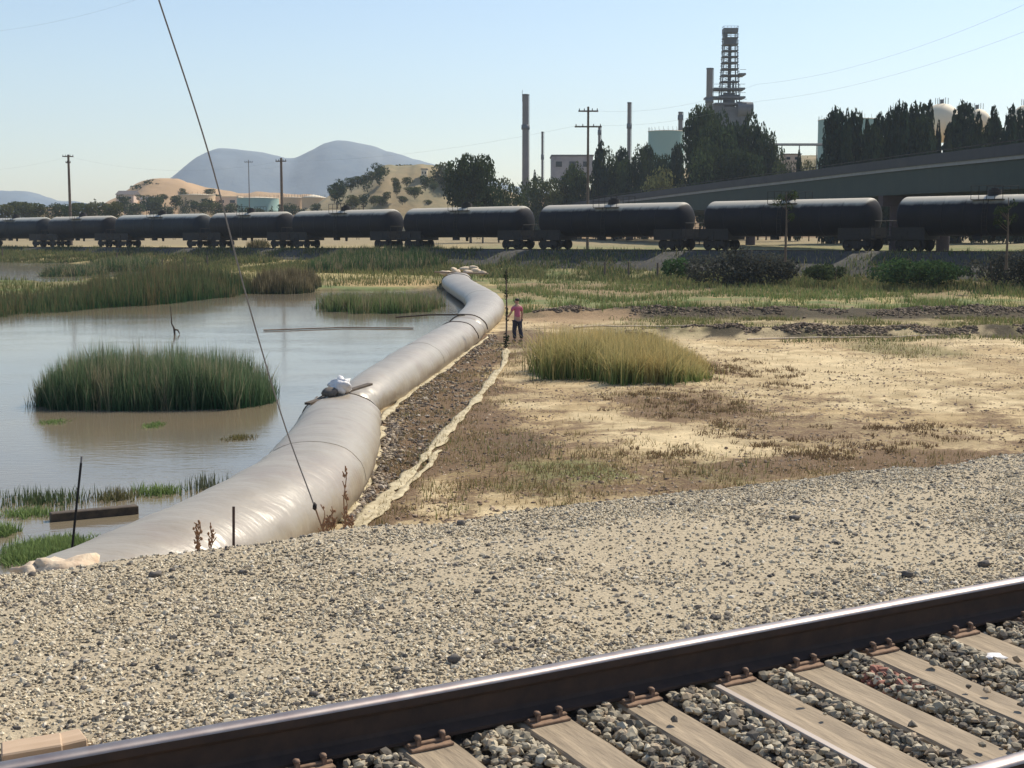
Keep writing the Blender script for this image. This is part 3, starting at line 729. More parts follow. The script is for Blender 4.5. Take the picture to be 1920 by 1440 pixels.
t3, ring3, p3_, V3, K3 = dam_tube('farthest grey dam tube curving left behind the standing person',
    [(-1.85, 54.6, .72, 1.0), (-1.55, 60, .86, 1.12), (-1.35, 66, .95, 1.15), (-1.4, 73, .98, 1.15), (-1.95, 81, 1.0, 1.1), (-2.9, 90, 1.05, 1.1), (-3.9, 101, 1.1, 1.1), (-4.2, 111, 1.05, 1.0)], 5, 10, .6, .8)
M['seam'] = mat('stitched_seam', (.24,.21,.165), .8)
for rg, ids in ((ring1, (60,)), (ring2, (36,)), (ring3, (34,))):
    for i_ in ids: rg(i_, .006, 1.002, nm='seam', mt='seam')
ring3(3, .03, 1.02); ring3(64, .04, 1.02)
# dark flap at the left edge of the near tube end
fl = MB().tube([(-4.46, 29.4, .12), (-4.48, 30.3, .32), (-4.46, 31.0, .48), (-4.36, 31.6, .6)], [.03, .035, .035, .03], 6)
fl.build('torn_edge', M['strap'], t1)
# plank and bundle over the joint
a = at(576, 757, .72); b = at(694, 720, .86)
pk = MB(); d_ = b - a; pk.box((a + b) / 2, (d_.length, .14, .05), M=d_.to_track_quat('X', 'Z').to_matrix())
tag(pk.build('plank', M['wood_dark'], None, .006), 'dark plank laid across the joint of the dam tubes', 'plank')
c = at(632, 731, .92)
wb = MB().blob((0, 0, 0), (.24, .22, .17), 12, .5, 3); wb.blob((.12, .02, .12), (.13, .12, .12), 15, .5, 2)
o = wb.build('plastic_bundle', M['white_plastic']); o.location = c + Vector((0, 0, .05)); tag(o, 'crumpled white plastic bundle resting on the plank', 'plastic bundle')
rk = MB().blob((0, 0, 0), (.16, .16, .11), 2, .5, 2); o = rk.build('stone', bpy.data.materials['dark_stone']); o.location = c + Vector((-.13, -.2, -.04)); tag(o, 'dark stone holding down the white bundle on the plank', 'stone')

# pile of planks and sandbags at the far end of the tubes
for i, (px, py, d, r_) in enumerate([(835, 512, 113, .5), (856, 510, 113, .55), (876, 511, 112, .5), (893, 508, 114, .55), (905, 512, 112, .45), (872, 504, 116, .5), (850, 505, 116, .45), (888, 502, 116, .4)]):
    p = at(px, py + 3, .5); p = atd(px, py, d)
    s_ = MB().blob((0, 0, 0), (r_, r_ * .6, r_ * .42), i + 20, .3, 2); o = s_.build('sandbag', M['bag'], None); o.location = p; o.rotation_euler = (0, 0, i * 1.3)
    tag(o, 'pale sandbag in the pile at the far tube end, ' + ['leftmost', 'second from the left in front', 'front centre', 'front right of centre', 'rightmost', 'back centre', 'back left', 'back right'][i], 'sandbag', 'sandbags piled at the far tube end')
a = atd(815, 510, 112); b = atd(915, 513, 111); pk = MB(); d_ = b - a; pk.box((a + b) / 2, (d_.length, .3, .10), M=d_.to_track_quat('X', 'Z').to_matrix())
tag(pk.build('plank', M['wood_grey'], None, .01), 'pale plank lying across the far end of the tubes', 'plank')
a = atd(742, 595, 57); b = atd(872, 590, 56)
tag(MB().tube([a, (a + b) / 2 + Vector((0, 0, .05)), b], .035, 6).build('pole', M['wood_dark']), 'thin dark pole laid over the tube joint above the water', 'pole')

# ---------------------------------------------------------------- liner strips
def strip(name, label, pts, wd, seed, cat='liner strip'):
    P = spline(pts, 10); vs = []; n = len(P)
    for i in range(n):
        d = P[min(i+1, n-1), :2] - P[max(i-1, 0), :2]; d /= np.linalg.norm(d); nn = np.array([d[1], -d[0]])
        w_ = wd * .85 * (.25 + 1.3 * float(vn(i * .55, seed))) ; off = .06 * (float(vn(i * .5, seed + 4)) - .5)
        for j in range(5):
            v = (j / 4 - .5) * w_ + off; x, y = P[i, 0] + nn[0] * v, P[i, 1] + nn[1] * v
            vs.append((x, y, gz(x, y) + .03 + .035 * float(vn(i * .8, j * 1.3, seed)) * (1 if 0 < j < 4 else .2)))
    fs = [(i*5 + j, i*5 + j + 1, (i+1)*5 + j + 1, (i+1)*5 + j) for i in range(n-1) for j in range(4)]
    o = npmesh(name, np.array(vs), np.array(fs), M['liner'], True)
    s_ = o.modifiers.new('thick', 'SOLIDIFY'); s_.thickness = .015
    return tag(o, label, cat, 'pale liner strips beside the tubes')
def gp(px, py): p = at(px, py, .2); return (p.x, p.y)
strip('liner_strip', 'long pale yellow liner strip running from gravel to the person', [gp(*q) for q in [(655, 1010), (690, 960), (745, 905), (800, 850), (850, 795), (895, 745), (925, 705), (945, 680), (950, 655)]], .27, 2)
strip('liner_strip', 'short forked liner strip just right of the long one', [gp(*q) for q in [(668, 990), (720, 950), (765, 905), (800, 872), (822, 845)]], .16, 7)
strip('liner_strip', 'pale liner edge tucked along the right foot of the near tube', [gp(*q) for q in [(640, 975), (672, 925), (690, 880), (705, 840), (716, 800)]], .24, 11)
strip('liner_strip', 'narrow liner edge along the foot of the long straight tube', [gp(*q) for q in [(712, 790), (760, 742), (820, 700), (875, 660), (915, 632)]], .2, 15)

# dark rubble between tube and strip
tri = [(700, 790), (735, 800), (760, 830), (650, 960), (700, 930), (860, 700), (800, 740), (890, 660), (730, 870), (760, 800), (840, 720)]
n_ = 26000; uu = rng.random(n_); vv = rng.random(n_)
ax_ = np.array([gp(650, 985), gp(700, 860), gp(716, 790), gp(800, 712), (gp(925, 622))]); bx_ = np.array([gp(672, 985), gp(800, 850), gp(850, 790), gp(905, 720), gp(945, 655)])
tt_ = uu * 4; i0 = np.minimum(tt_.astype(int), 3); ft = (tt_ - i0)[:, None]
A_ = ax_[i0] * (1 - ft) + ax_[i0 + 1] * ft; B_ = bx_[i0] * (1 - ft) + bx_[i0 + 1] * ft
PP = A_ * (1 - vv[:, None]) + B_ * vv[:, None]
hz = height(PP[:, 0], PP[:, 1])[0]
P = np.column_stack([PP, hz + .01]); k_ = rng.random(n_) < (.25 + .8 * sstep(.5, .2, vv) + .5 * (fbm(PP[:, 0] * 1.4, PP[:, 1] * 1.4, 5) - .5)) * .26
P = P[k_]; n_ = len(P)
stones('rubble', P, .018 + .05 * rng.random(n_) ** 2.5, palette(n_, [(.30,.23,.16), (.18,.14,.10), (.10,.08,.07), (.44,.35,.24), (.5,.43,.34)], [3, 3, 2, 2.5, 1]))

# clods scattered over the dry field
n_ = 30000; Y = 19 + 45 * rng.random(n_) ** 1.4; X = -2 + (Y * .42 + 2) * rng.random(n_)
hz, _p = height(X, Y); P = np.column_stack([X, Y, hz])
k_ = (fbm(X * .6, Y * .6, 88) + .25 * rng.random(n_) > .62) & (X > np.interp(Y, [p[1] for p in tube_r], [p[0] for p in tube_r]) + 1.5)
P = P[k_]; n_ = len(P); stones('soil_clods', P, .012 + .035 * rng.random(n_) ** 3, palette(n_, [(.32,.22,.14), (.48,.36,.24), (.20,.14,.10)], [3, 2, 2]))

# dark clods and roots thrown up on the berms
BP = []
for (yb, amp, wd, sd_, x0, x1) in BERMS[:2]:
    X = x0 + rng.random(9000) * 28; Y = yb + 3.0 * (fbm(X * .06, X * 0 + sd_, 2, 2) - .5) + X * .02 + rng.normal(0, wd * .45, 9000) - .35; BP.append(np.column_stack([X, Y]))
BP = np.concatenate(BP); BP = BP[fbm(BP[:, 0] * .8, BP[:, 1], 6) > .44]; P = np.column_stack([BP, height(BP[:, 0], BP[:, 1])[0]]); n_ = len(P)
stones('berm_clods', P, .02 + .09 * rng.random(n_) ** 2, palette(n_, [(.12,.085,.055), (.2,.14,.09), (.30,.22,.14)], [4, 3, 1]))

# ---------------------------------------------------------------- reeds and grasses
def blades(name, X, Y, Z, H, W, lean, base, tip, mt='blade', seg=3, parent=None, jit=.35, mix=None):
    n = len(X); a = rng.random(n) * 2 * PI; la = rng.random(n) * 2 * PI; ln = lean * rng.random(n) ** 1.5
    dx, dy = np.cos(a), np.sin(a)
    V = np.zeros((n, seg * 2 + 1, 3)); Cc = np.zeros((n, seg * 2 + 1, 3))
    vr = (1 - jit + 2 * jit * rng.random((n, 1)))
    base = np.asarray(base); tip = np.asarray(tip)
    if base.ndim == 1: base = np.repeat(base[None], n, 0)
    if tip.ndim == 1: tip = np.repeat(tip[None], n, 0)
    if mix is not None:
        dm = ((rng.random(n) < mix[0]) | (fbm(X * mix[2], Y * mix[2], 77) + .1 * rng.random(n) > .66))[:, None]; tip = np.where(dm, np.array(mix[1]), tip); base = np.where(dm, base * .5 + np.array(mix[1]) * .35, base)
    for s in range(seg + 1):
        f = s / seg; w_ = W * (1 - f * .75) * .5
        px = X + np.cos(la) * ln * H * f ** 1.8; py = Y + np.sin(la) * ln * H * f ** 1.8; pz = Z + H * f * (1 - .25 * ln * f)
        cc = (base * (1 - f ** 1.6) + tip * f ** 1.6) * vr
        if s < seg:
            V[:, 2*s] = np.stack([px - dx * w_, py - dy * w_, pz], -1); V[:, 2*s+1] = np.stack([px + dx * w_, py + dy * w_, pz], -1)
            Cc[:, 2*s] = cc; Cc[:, 2*s+1] = cc
        else: V[:, 2*s] = np.stack([px, py, pz], -1); Cc[:, 2*s] = cc
    m_ = seg * 2 + 1; off = (np.arange(n) * m_)[:, None]
    tr_ = []
    for s in range(seg - 1):
        tr_ += [[2*s, 2*s+1, 2*s+3], [2*s, 2*s+3, 2*s+2]]
    tr_.append([2*seg-2, 2*seg-1, 2*seg])
    Fa = (np.array(tr_)[None] + off[:, :, None]).reshape(-1, 3)
    return npmesh(name, V.reshape(-1, 3), Fa, M[mt], False, Cc.reshape(-1, 3), parent)
def clump(name, label, px0, px1, pyb, depth, H, n, base, tip, W=.03, lean=.25, z0=0, edge=.6, cat='reeds', group='reed clumps in the marsh', front=None, seed=1, tuft=0, mix=(.12, (.36,.29,.17), 2.5), hs=None):
    """a stand of reeds whose front edge meets the ground on picture row pyb"""
    c = at((px0 + px1) / 2, pyb, z0); d0 = c.y; x0 = (px0 - 960) / F * (d0 + depth / 2); x1 = (px1 - 960) / F * (d0 + depth / 2)
    u = rng.random(n * 2) * 2 - 1; v = rng.random(n * 2) * 2 - 1
    nz = fbm(u * 3 + seed, v * 3, seed)
    nz2 = fbm(u * 14 + seed, v * 6, seed + 1)
    k_ = (np.abs(u) ** 2.6 + np.abs(v) ** 2.2 + (nz - .5) * edge * 1.6 + (nz2 - .5) * .9 - .25 * rng.random(len(u)) ** 4) < .95; u, v = u[k_][:n], v[k_][:n]
    X = (x0 + x1) / 2 + u * (x1 - x0) / 2; Y = d0 + depth / 2 + v * depth / 2
    if front: Y = Y + np.interp(X / Y * F + 960, [f[0] for f in front], [f[1] for f in front])
    if tuft:
        ti = rng.integers(0, tuft, len(X)); cx, cy = X[ti], Y[ti]; sg = (px1 - px0) / F * d0 / math.sqrt(tuft) * .55
        X = cx + rng.normal(0, sg, len(X)); Y = cy + rng.normal(0, sg * .8, len(X))
    hh = H * (.42 + .62 * rng.random(len(X)) ** .7 + .55 * (fbm(X * 1.6, Y * 1.6, seed + 3, 3) - .5)) * np.clip(1.2 - np.maximum(np.abs(u), np.abs(v)) ** 3 * .75, .35, 1)
    hh = np.clip(hh, H * .15, H * 1.25)
    if hs: hh = hh * np.interp(X / Y * F + 960, [f[0] for f in hs], [f[1] for f in hs])
    zz = np.minimum(height(X, Y)[0], 0 if z0 == 0 else 9) ; zz = np.maximum(zz, -.3)
    o = blades(name, X, Y, zz, hh, W * (.7 + .6 * rng.random(len(X))), lean, base, tip, mix=mix)
    return tag(o, label, cat, group)
G1 = (.035,.075,.028); G2 = (.05,.10,.035); TIPB = (.27,.20,.12); TIPG = (.16,.17,.08)
clump('reed_clump', 'dense dark green reed clump with tan tips in the near pond', 66, 514, 771, 3.8, 1.75, 20000, (.014,.078,.034), (.19,.25,.13), .024, .34, 0, .35, seed=2, mix=(.07, (.40,.35,.22), 3.5))
clump('reed_clump', 'wide brownish green reed bed at the far left shore', -160, 484, 560, 17, 2.25, 36000, (.016,.080,.030), (.15,.16,.075), .05, .25, 0, .4, seed=5, hs=[(-200, .5), (90, .55), (200, .85), (300, 1)],
      front=[(-200, -2), (0, -8), (60, -20), (190, -20), (300, -11), (480, -2)], mix=(.18, (.22,.16,.085), .8))
clump('reed_clump', 'smaller dark reed clump right of the wide far bed', 478, 596, 552, 9, 1.65, 6500, (.016,.06,.03), (.17,.12,.07), .055, .25, 0, .4, seed=9)
clump('reed_clump', 'light green reed clump in shallow water left of the tube', 606, 822, 588, 8, 1.25, 10000, (.05,.13,.04), (.22,.24,.10), .05, .45, 0, .5, seed=11, tuft=110)
clump('reed_clump', 'dark distant reed bed below the middle tank cars', 575, 850, 514, 22, 1.5, 9000, (.015,.05,.022), (.10,.16,.06), .085, .3, 0.1, .4, seed=14)
clump('reed_clump', 'golden green reed stand on the dry field', 1020, 1314, 718, 6.5, 1.38, 17000, (.11,.18,.055), (.62,.49,.23), .026, .8, .2, .9, 'reeds', None, seed=17, tuft=110, mix=(.25, (.66,.50,.22), .8), hs=[(1000, 1.05), (1180, .95), (1270, .65), (1330, .3)])
clump('shrub', 'rounded blue-green shrub at the far left water edge', 95, 190, 517, 10, 1.4, 3000, (.06,.10,.05), (.09,.14,.07), .1, .8, .1, .5, 'shrub', 'low shrubs along the far bank', seed=19)
clump('shrub', 'green shrub behind the brown reed bed at left', 182, 300, 508, 12, 1.9, 3500, (.06,.11,.05), (.12,.16,.07), .1, .8, .1, .5, 'shrub', 'low shrubs along the far bank', seed=22)
clump('shrub', 'dark olive shrub below the third tank car gap', 468, 505, 481, 6, 1.6, 1200, (.06,.07,.035), (.11,.10,.05), .12, .7, .8, .5, 'shrub', 'low shrubs along the far bank', seed=24)

# weeds in the shallow lower left corner of the pond, dry stalks at the shoulder
def weed(label, px, py, rx, rd, H, n, base, tip, z0=0., lean=.7, W=.02, seed=1, cat='weeds'):
    c = at(px, py, z0); u = np.clip(rng.normal(0, .45, n), -1, 1) * (.9 + .1 * rng.random(n)); v = np.clip(rng.normal(0, .45, n), -1, 1) * (.9 + .1 * rng.random(n))
    X = c.x + u * rx / F * c.y; Y = c.y + v * rd; Z = np.minimum(height(X, Y)[0], z0) if z0 <= 0 else height(X, Y)[0]
    Z = np.maximum(Z, -.15 * H); o = blades('weed_clump', X, Y, Z, H * (.5 + .7 * rng.random(n)), W, lean, base, tip)
    if n < 700: return tag(o, label, None, None, 'stuff')
    return tag(o, label, cat, 'weeds in the shallow water and bank')
LG = (.12,.19,.06); LG2 = (.27,.34,.13)
weed('bright green weed tuft beside the pale sandbag', 60, 1040, 75, .8, .17, 1900, LG, LG2, 0, .9)
weed('bright green weeds behind the leaning rod foot', 120, 1022, 55, .5, .15, 1100, LG, LG2, 0, .9)
weed('small green weed patch cut by the left frame edge', 8, 1000, 28, .3, .2, 350, LG, LG2, 0, .9)
weed('mixed dark water weeds behind the floating timber', 80, 940, 130, .8, .22, 560, (.06,.10,.04), (.14,.16,.08), 0, .4)
weed('green weeds left of the floating timber', 55, 965, 60, .4, .14, 450, LG, LG2, 0, .9)
weed('brownish weeds behind right end of floating timber', 215, 935, 45, .4, .22, 260, (.12,.12,.05), (.25,.22,.12), 0, .7)
weed('light green weed tuft right of the floating timber', 295, 925, 55, .4, .2, 380, LG, LG2, 0, .8)
weed('faint sparse water weeds beside the tube', 385, 915, 45, .8, .3, 130, (.10,.12,.07), (.16,.17,.11), 0, .3)
weed('small floating green patch in front of the reed clump', 290, 798, 22, .5, .08, 400, LG, LG2, 0, 1.2)
weed('small floating green patch at left of the pond', 100, 792, 30, .5, .07, 300, LG, LG2, 0, 1.2)
weed('brownish floating patch right of the reed clump', 448, 822, 32, .5, .07, 350, (.14,.12,.05), (.22,.20,.08), 0, 1.2)

# dry stalks
def stalks(label, px, pyb, pyt, d, n, seed):
    random.seed(seed); a = atd(px, pyb, d); h = (pyb - pyt) / F * d; mb = MB()
    o = thing('dry_stalk', label, 'dead weed', a, 0, 'dry stalks along the gravel crest')
    for i in range(n):
        x = random.uniform(-.03, .03) * n; lean = random.uniform(-.12, .06); hh = h * random.uniform(.6, 1) if i else h
        pts = [Vector((x + lean * hh * f + .01 * math.sin(f * 9 + i), .02 * i, -.1 + hh * f)) for f in (0, .3, .6, .85, 1)]
        mb.tube(pts, [.007, .006, .005, .004, .003], 5)
        for k_ in range(int(10)):
            f = random.uniform(.25, 1); c = Vector((x + lean * hh * f, .02 * i, hh * f - .1))
            mb.tube([c, c + Vector((random.uniform(-.04, .04), 0, random.uniform(.02, .06)))], .0045, 4)
            mb.blob(c + Vector((random.uniform(-.02, .02), 0, .02)), (.009, .009, .014), k_, .2, 1)
    mb.build('stem', M['dry_stalk'], o); return o
stalks('tallest reddish dry stalk left of the rusty stake', 384, 1040, 950, 10.0, 2, 1)
stalks('thinner dry stalk between tall stalk and stake', 402, 1036, 965, 10.1, 1, 3)
stalks('leaning dry stalk in front of the near tube', 636, 1002, 845, 10.6, 2, 6)
stalks('short bushy dry stalks at the wire foot', 628, 1006, 930, 10.7, 6, 8)
random.seed(11)
# stakes
a = atd(437, 1040, 10.0); b = atd(438, 950, 10.0)
tag(MB().tube([a - Vector((0, 0, .2)), b], .011, 6).build('stake', M['stake']), 'short rusty stake upright on the gravel crest', 'stake')
a = at(128, 1040, .1); b = atd(152, 868, a.y + .1)
o = thing('rod', 'tall dark leaning rod standing behind the pale sandbag', 'rod', a)
MB().tube([(0, 0, -.3), b - a], .018, 6).build('shaft', M['steel_dark'], o)
MB().tube([b - a, b - a + Vector((.01, 0, .09))], .014, 6).build('tip', M['cable'], o)
# sandbag
c = atd(118, 1068, 10.9)
sb = MB().blob((0, 0, -.01), (.27, .2, .135), 3, .5, 3); sb.blob((-.24, -.03, -.05), (.15, .14, .09), 6, .5, 3); sb.blob((.24, 0, -.05), (.11, .08, .07), 9, .5, 3)
o = sb.build('sandbag', M['bag']); o.location = c; o.rotation_euler = (0, .05, .1); tag(o, 'pale slumped sandbag at the left gravel crest', 'sandbag')
for i, (px, py, l_) in enumerate([(190, 1068, .1), (232, 1062, .1)]):
    p = atd(px, py, 10.6); o = MB().tube([(-l_, 0, -.01), (0, .01, .005), (l_, 0, .012)], .012, 5).build('stick', M['stake']); o.location = p
    tag(o, ['dark short stick touching the pale sandbag', 'dark short stick right of the sandbag, behind gravel crest'][i], 'stick')
# floating timber
a = at(94, 970, .06); b = at(258, 955, .06); d_ = b - a
tb = MB().box((a + b) / 2, (d_.length, .16, .14), M=d_.to_track_quat('X', 'Z').to_matrix())
tag(tb.build('timber', M['wood_dark'], None, .012), 'dark square timber floating beside the pond weeds', 'timber')
# snag and long floating pole
c = at(328, 627, 0); o = thing('snag', 'small dark branch sticking out of the pond', 'branch', c)
MB().tube([(0, 0, -.1), (-.03, 0, .25), (-.12, 0, .45), (-.15, 0, 1.15)], [.05, .045, .03, .015], 6).tube([(-.03, 0, .2), (.12, 0, .18), (.2, 0, .02)], [.045, .04, .02], 6).build('wood', M['wood_dark'], o)
a = at(494, 619, .04); b = at(640, 614, .04); c = at(775, 615, .04)
tag(MB().tube([a, b, c], .03, 6).build('floating_pole', M['wood_grey']), 'long thin pale pole floating level across the pond', 'pole')

# guy wire
P0 = atd(625, 1004, 10.9); P1 = atd(590, 950, 10.8); Pm = [atd(530, 785, 10.6), atd(460, 548, 10.2), atd(390, 283, 9.8), atd(298, 0, 9.3), atd(230, -200, 9.0), atd(120, -520, 8.6)]
o = thing('guy_wire', 'slack grey guy wire rising from the gravel crest out of frame', 'guy wire', P0)
sp_ = spline([np.array(p) for p in [P1] + Pm], 8)
MB().tube([Vector(p) - P0 for p in sp_], .0058, 5).build('cable', M['cable'], o)
MB().tube([P1 - P0, Vector((0, 0, -.2))], .007, 5).build('anchor_rod', M['rust'], o)
MB().blob(P1 - P0, (.018, .018, .035), 2, .2, 1).build('clamp', M['steel_dark'], o)

# ---------------------------------------------------------------- grass cover on the field and banks
def embz(X, Y):
    q = (X - T1.x) * TNN.x + (Y - T1.y) * TNN.y; s_ = (X - T1.x) * TU2.x + (Y - T1.y) * TU2.y
    return T1.z + s_ * TU.z + np.interp(q, [-9, -6.5, -3.2, 3.2, 6.5, 9.5], [-2.4, -1.3, -.3, -.18, -1.4, -2.9])
def cover(name, n, xr, yr, maskf, H, W, base, tip, lean=.7):
    X = xr[0] + (xr[1] - xr[0]) * rng.random(n); Y = yr[0] + (yr[1] - yr[0]) * rng.random(n) ** 1.2
    k_ = (np.abs(X / Y * F) < 1100) & (rng.random(n) < maskf(X, Y)); X, Y = X[k_], Y[k_]; Z = np.maximum(height(X, Y)[0], embz(X, Y))
    k_ = Z > .0; X, Y, Z = X[k_], Y[k_], Z[k_]; n = len(X)
    base = np.array(base)[rng.integers(0, len(base), n)]; tip = np.array(tip)[rng.integers(0, len(tip), n)]
    o = blades(name, X, Y, Z, H * (.4 + .9 * rng.random(n)), W, lean, base, tip, seg=2)
    return tag(o, kind='stuff')
txf = lambda Y: np.interp(Y, [p[1] for p in tube_r], [p[0] for p in tube_r])
def m1(X, Y): return np.clip(sstep(.46, .58, fbm(X * .35, Y * .3, 21)) + .25 * sstep(.5, .6, fbm(X * .9 + 5, Y * .25, 41)), 0, 1) * sstep(66.5, 68, Y) * (X > txf(Y) + 2)
cover('field_grass', 90000, (-6, 52), (64, 108), m1, .38, .045, [(.08,.16,.05), (.11,.17,.055), (.20,.19,.08)], [(.17,.25,.09), (.30,.30,.12), (.40,.33,.16)])
def m1b(X, Y): return sstep(56.5, 57.5, Y) * sstep(66, 65, Y) * sstep(4, 7, X) * sstep(.46, .56, fbm(X * .5, Y * .7, 14)) * .9 + .5 * sstep(50, 52, Y) * sstep(55, 54, Y) * sstep(.5, .6, fbm(X * .3, Y * .7, 17)) * (X > 10)
cover('strip_grass', 60000, (2, 30), (50, 66), m1b, .2, .03, [(.09,.14,.05), (.15,.16,.06), (.22,.18,.09)], [(.20,.24,.09), (.32,.29,.12)])
def m6(X, Y):
    s = np.zeros(len(X))
    for p in [(1270, 762, 110, 26), (1400, 697, 90, 16), (1450, 830, 90, 14), (1560, 845, 160, 12), (1120, 840, 50, 12), (1720, 815, 120, 12), (1230, 850, 60, 12)]:
        s = np.maximum(s, blobmask(X, Y, ell(*p), fbm(X * 1.8, Y * 1.2, 14)))
    return s * sstep(.44, .56, fbm(X * 3, Y * 2, 31))
cover('dark_litter', 200000, (2, 24), (22, 46), m6, .09, .022, [(.13,.085,.05), (.20,.14,.08)], [(.26,.18,.10), (.16,.11,.065)], 1.6)
def m2(X, Y):
    s = np.zeros(len(X))
    for p in [(1080, 885, 120, 24), (1340, 888, 95, 22), (1000, 915, 90, 40), (860, 850, 60, 40), (960, 835, 60, 26), (1690, 655, 90, 14), (840, 940, 60, 30), (960, 650, 40, 20)]:
        s = np.maximum(s, blobmask(X, Y, ell(*p), fbm(X, Y, 4)))
    return s * .8 + .02
def m2b(X, Y):
    s = np.zeros(len(X))
    for p in [(1100, 888, 330, 56), (820, 760, 110, 130), (730, 900, 70, 100), (870, 660, 80, 40), (1270, 762, 130, 32), (1700, 868, 300, 24)]:
        s = np.maximum(s, blobmask(X, Y, ell(*p), fbm(X * 1.5, Y * 1.5, 4)))
    return s * (.15 + .85 * sstep(.48, .6, fbm(X * 2.2, Y * 1.8, 12))) + .01
cover('near_grass', 70000, (-4, 22), (19, 52), m2, .15, .016, [(.14,.17,.06), (.20,.18,.08), (.24,.16,.09)], [(.30,.29,.12), (.38,.29,.15)], .9)
cover('dry_grass', 130000, (-4, 16), (18, 48), m2b, .10, .016, [(.24,.17,.09), (.30,.22,.12), (.16,.15,.07)], [(.48,.37,.20), (.36,.26,.14), (.28,.26,.11)], 1.2)
def m3(X, Y):
    q = (X - T1.x) * TNN.x + (Y - T1.y) * TNN.y
    return sstep(24, 14, q) * np.maximum(sstep(5.5, 8, q), sstep(3, 4.5, q) * (.55 + .45 * sstep(14, 0, X))) * .9
cover('bank_grass', 110000, (-80, 46), (92, 200), m3, .5, .065, [(.09,.14,.05), (.14,.16,.06), (.22,.20,.09)], [(.17,.22,.09), (.28,.27,.12), (.40,.33,.17)])
# rank grass on the near face of the far embankment, thickest towards the left
n_ = 90000; s_ = -25 + 190 * rng.random(n_); q_ = 2.6 + 13 * rng.random(n_)
X = T1.x + TU2.x * s_ + TNN.x * q_; Y = T1.y + TU2.y * s_ + TNN.y * q_
k_ = rng.random(n_) < np.clip(.25 + .75 * sstep(5, 55, s_) + .5 * sstep(6, 9, q_), 0, 1) * sstep(.38, .5, fbm(X * .25, Y * .25, 61)); X, Y = X[k_], Y[k_]; n_ = len(X)
ib = rng.integers(0, 3, n_)
tag(blades('embankment_grass', X, Y, np.maximum(height(X, Y)[0], embz(X, Y)) - .03, .55 * (.3 + .9 * rng.random(n_)), .09, .7, np.array([(.05,.09,.035), (.08,.10,.04), (.13,.12,.06)])[ib], np.array([(.11,.16,.06), (.19,.19,.08), (.30,.25,.12)])[ib], seg=2), kind='stuff')
def m4(X, Y): return ((X < txf(Y) - 1) & (Y > 88)) * sstep(.4, .55, fbm(X * .2, Y * .2, 50)) * .8
cover('marsh_grass', 50000, (-75, -3), (88, 165), m4, .55, .055, [(.08,.12,.04), (.16,.16,.06)], [(.20,.22,.09), (.33,.27,.13)])

# ---------------------------------------------------------------- person
def skin_obj(name, joints, edges, mt, parent, sub=2):
    me = bpy.data.meshes.new(name); me.from_pydata([j[:3] for j in joints], edges, []); o = bpy.data.objects.new(name, me); C.objects.link(o); o.parent = parent
    sk = o.modifiers.new('skin', 'SKIN'); sk.use_smooth_shade = True
    for i, j in enumerate(joints):
        r_ = j[3]; me.skin_vertices[0].data[i].radius = (r_, j[4] if len(j) > 4 else r_)
    me.skin_vertices[0].data[0].use_root = True
    if sub: s_ = o.modifiers.new('sub', 'SUBSURF'); s_.levels = sub; s_.render_levels = sub
    me.materials.append(mt); return o
pp = at(970, 641, .18)
per = thing('person', 'person in pink shirt and dark trousers standing beside the tubes', 'person', pp, R(35), None); per.scale = (.93, .93, .93)
# facing -x/+y (towards the leafy post at left); local x right, y forward
J = [(0,0,.90,.13,.10), (0,.0,1.10,.12,.09), (0,.01,1.30,.135,.10), (0,.02,1.42,.10,.08), (0,.03,1.50,.05,.05), (0,.05,1.60,.085,.10), (0,.05,1.68,.07,.085),
     (-.17,.02,1.38,.055), (-.25,.10,1.14,.045), (-.20,.30,1.02,.036), (-.17,.37,1.0,.03),
     (.17,.02,1.38,.055), (.26,.02,1.12,.045), (.27,.10,.88,.036), (.27,.13,.80,.03),
     (-.09,0,.82,.095), (-.11,.06,.47,.065), (-.11,.02,.10,.045), (-.11,.14,.03,.04),
     (.09,0,.82,.095), (.12,-.04,.47,.065), (.13,-.12,.10,.045), (.13,-.01,.03,.04)]
E_ = [(0,1),(1,2),(2,3),(3,4),(4,5),(5,6),(3,7),(7,8),(8,9),(9,10),(3,11),(11,12),(12,13),(13,14),(0,15),(15,16),(16,17),(17,18),(0,19),(19,20),(20,21),(21,22)]
for (hx, hy, hz_, base, sx) in ((-.17,.37,1.0,10,1), (.27,.13,.80,14,-1)):
    for f in range(4):
        i0 = len(J); lx = hx + (f - 1.5) * .02; L_ = [.07, .08, .075, .06][f]
        dy, dz = (.8, -.5) if base == 10 else (.35, -.9)
        J.append((lx, hy + dy * L_ * .5, hz_ + dz * L_ * .5, .009)); J.append((lx, hy + dy * L_, hz_ + dz * L_ - .01, .008)); E_ += [(base, i0), (i0, i0 + 1)]
    i0 = len(J); J.append((hx + sx * .035, hy + .0, hz_ - .02, .010)); J.append((hx + sx * .05, hy + .02, hz_ - .05, .009)); E_ += [(base, i0), (i0, i0 + 1)]
skin_obj('body', J, E_, M['skin'], per)
skin_obj('shirt', [(0,0,.93,.155,.12), (0,0,1.10,.14,.11), (0,.01,1.30,.155,.12), (0,.02,1.42,.11,.09), (-.17,.02,1.39,.075), (-.225,.07,1.22,.07), (.17,.02,1.39,.075), (.23,.02,1.20,.07)],
         [(0,1),(1,2),(2,3),(3,4),(4,5),(3,6),(6,7)], M['shirt'], per)
skin_obj('trousers', [(0,0,.92,.15,.125), (-.09,0,.82,.12), (-.11,.06,.47,.09), (-.11,.02,.12,.075), (.09,0,.82,.12), (.12,-.04,.47,.09), (.13,-.12,.12,.075)],
         [(0,1),(1,2),(2,3),(0,4),(4,5),(5,6)], M['trousers'], per)
skin_obj('hair', [(0,.02,1.62,.085,.095), (0,.0,1.68,.095,.105), (0,.0,1.73,.07,.08)], [(0,1),(1,2)], M['hair'], per)
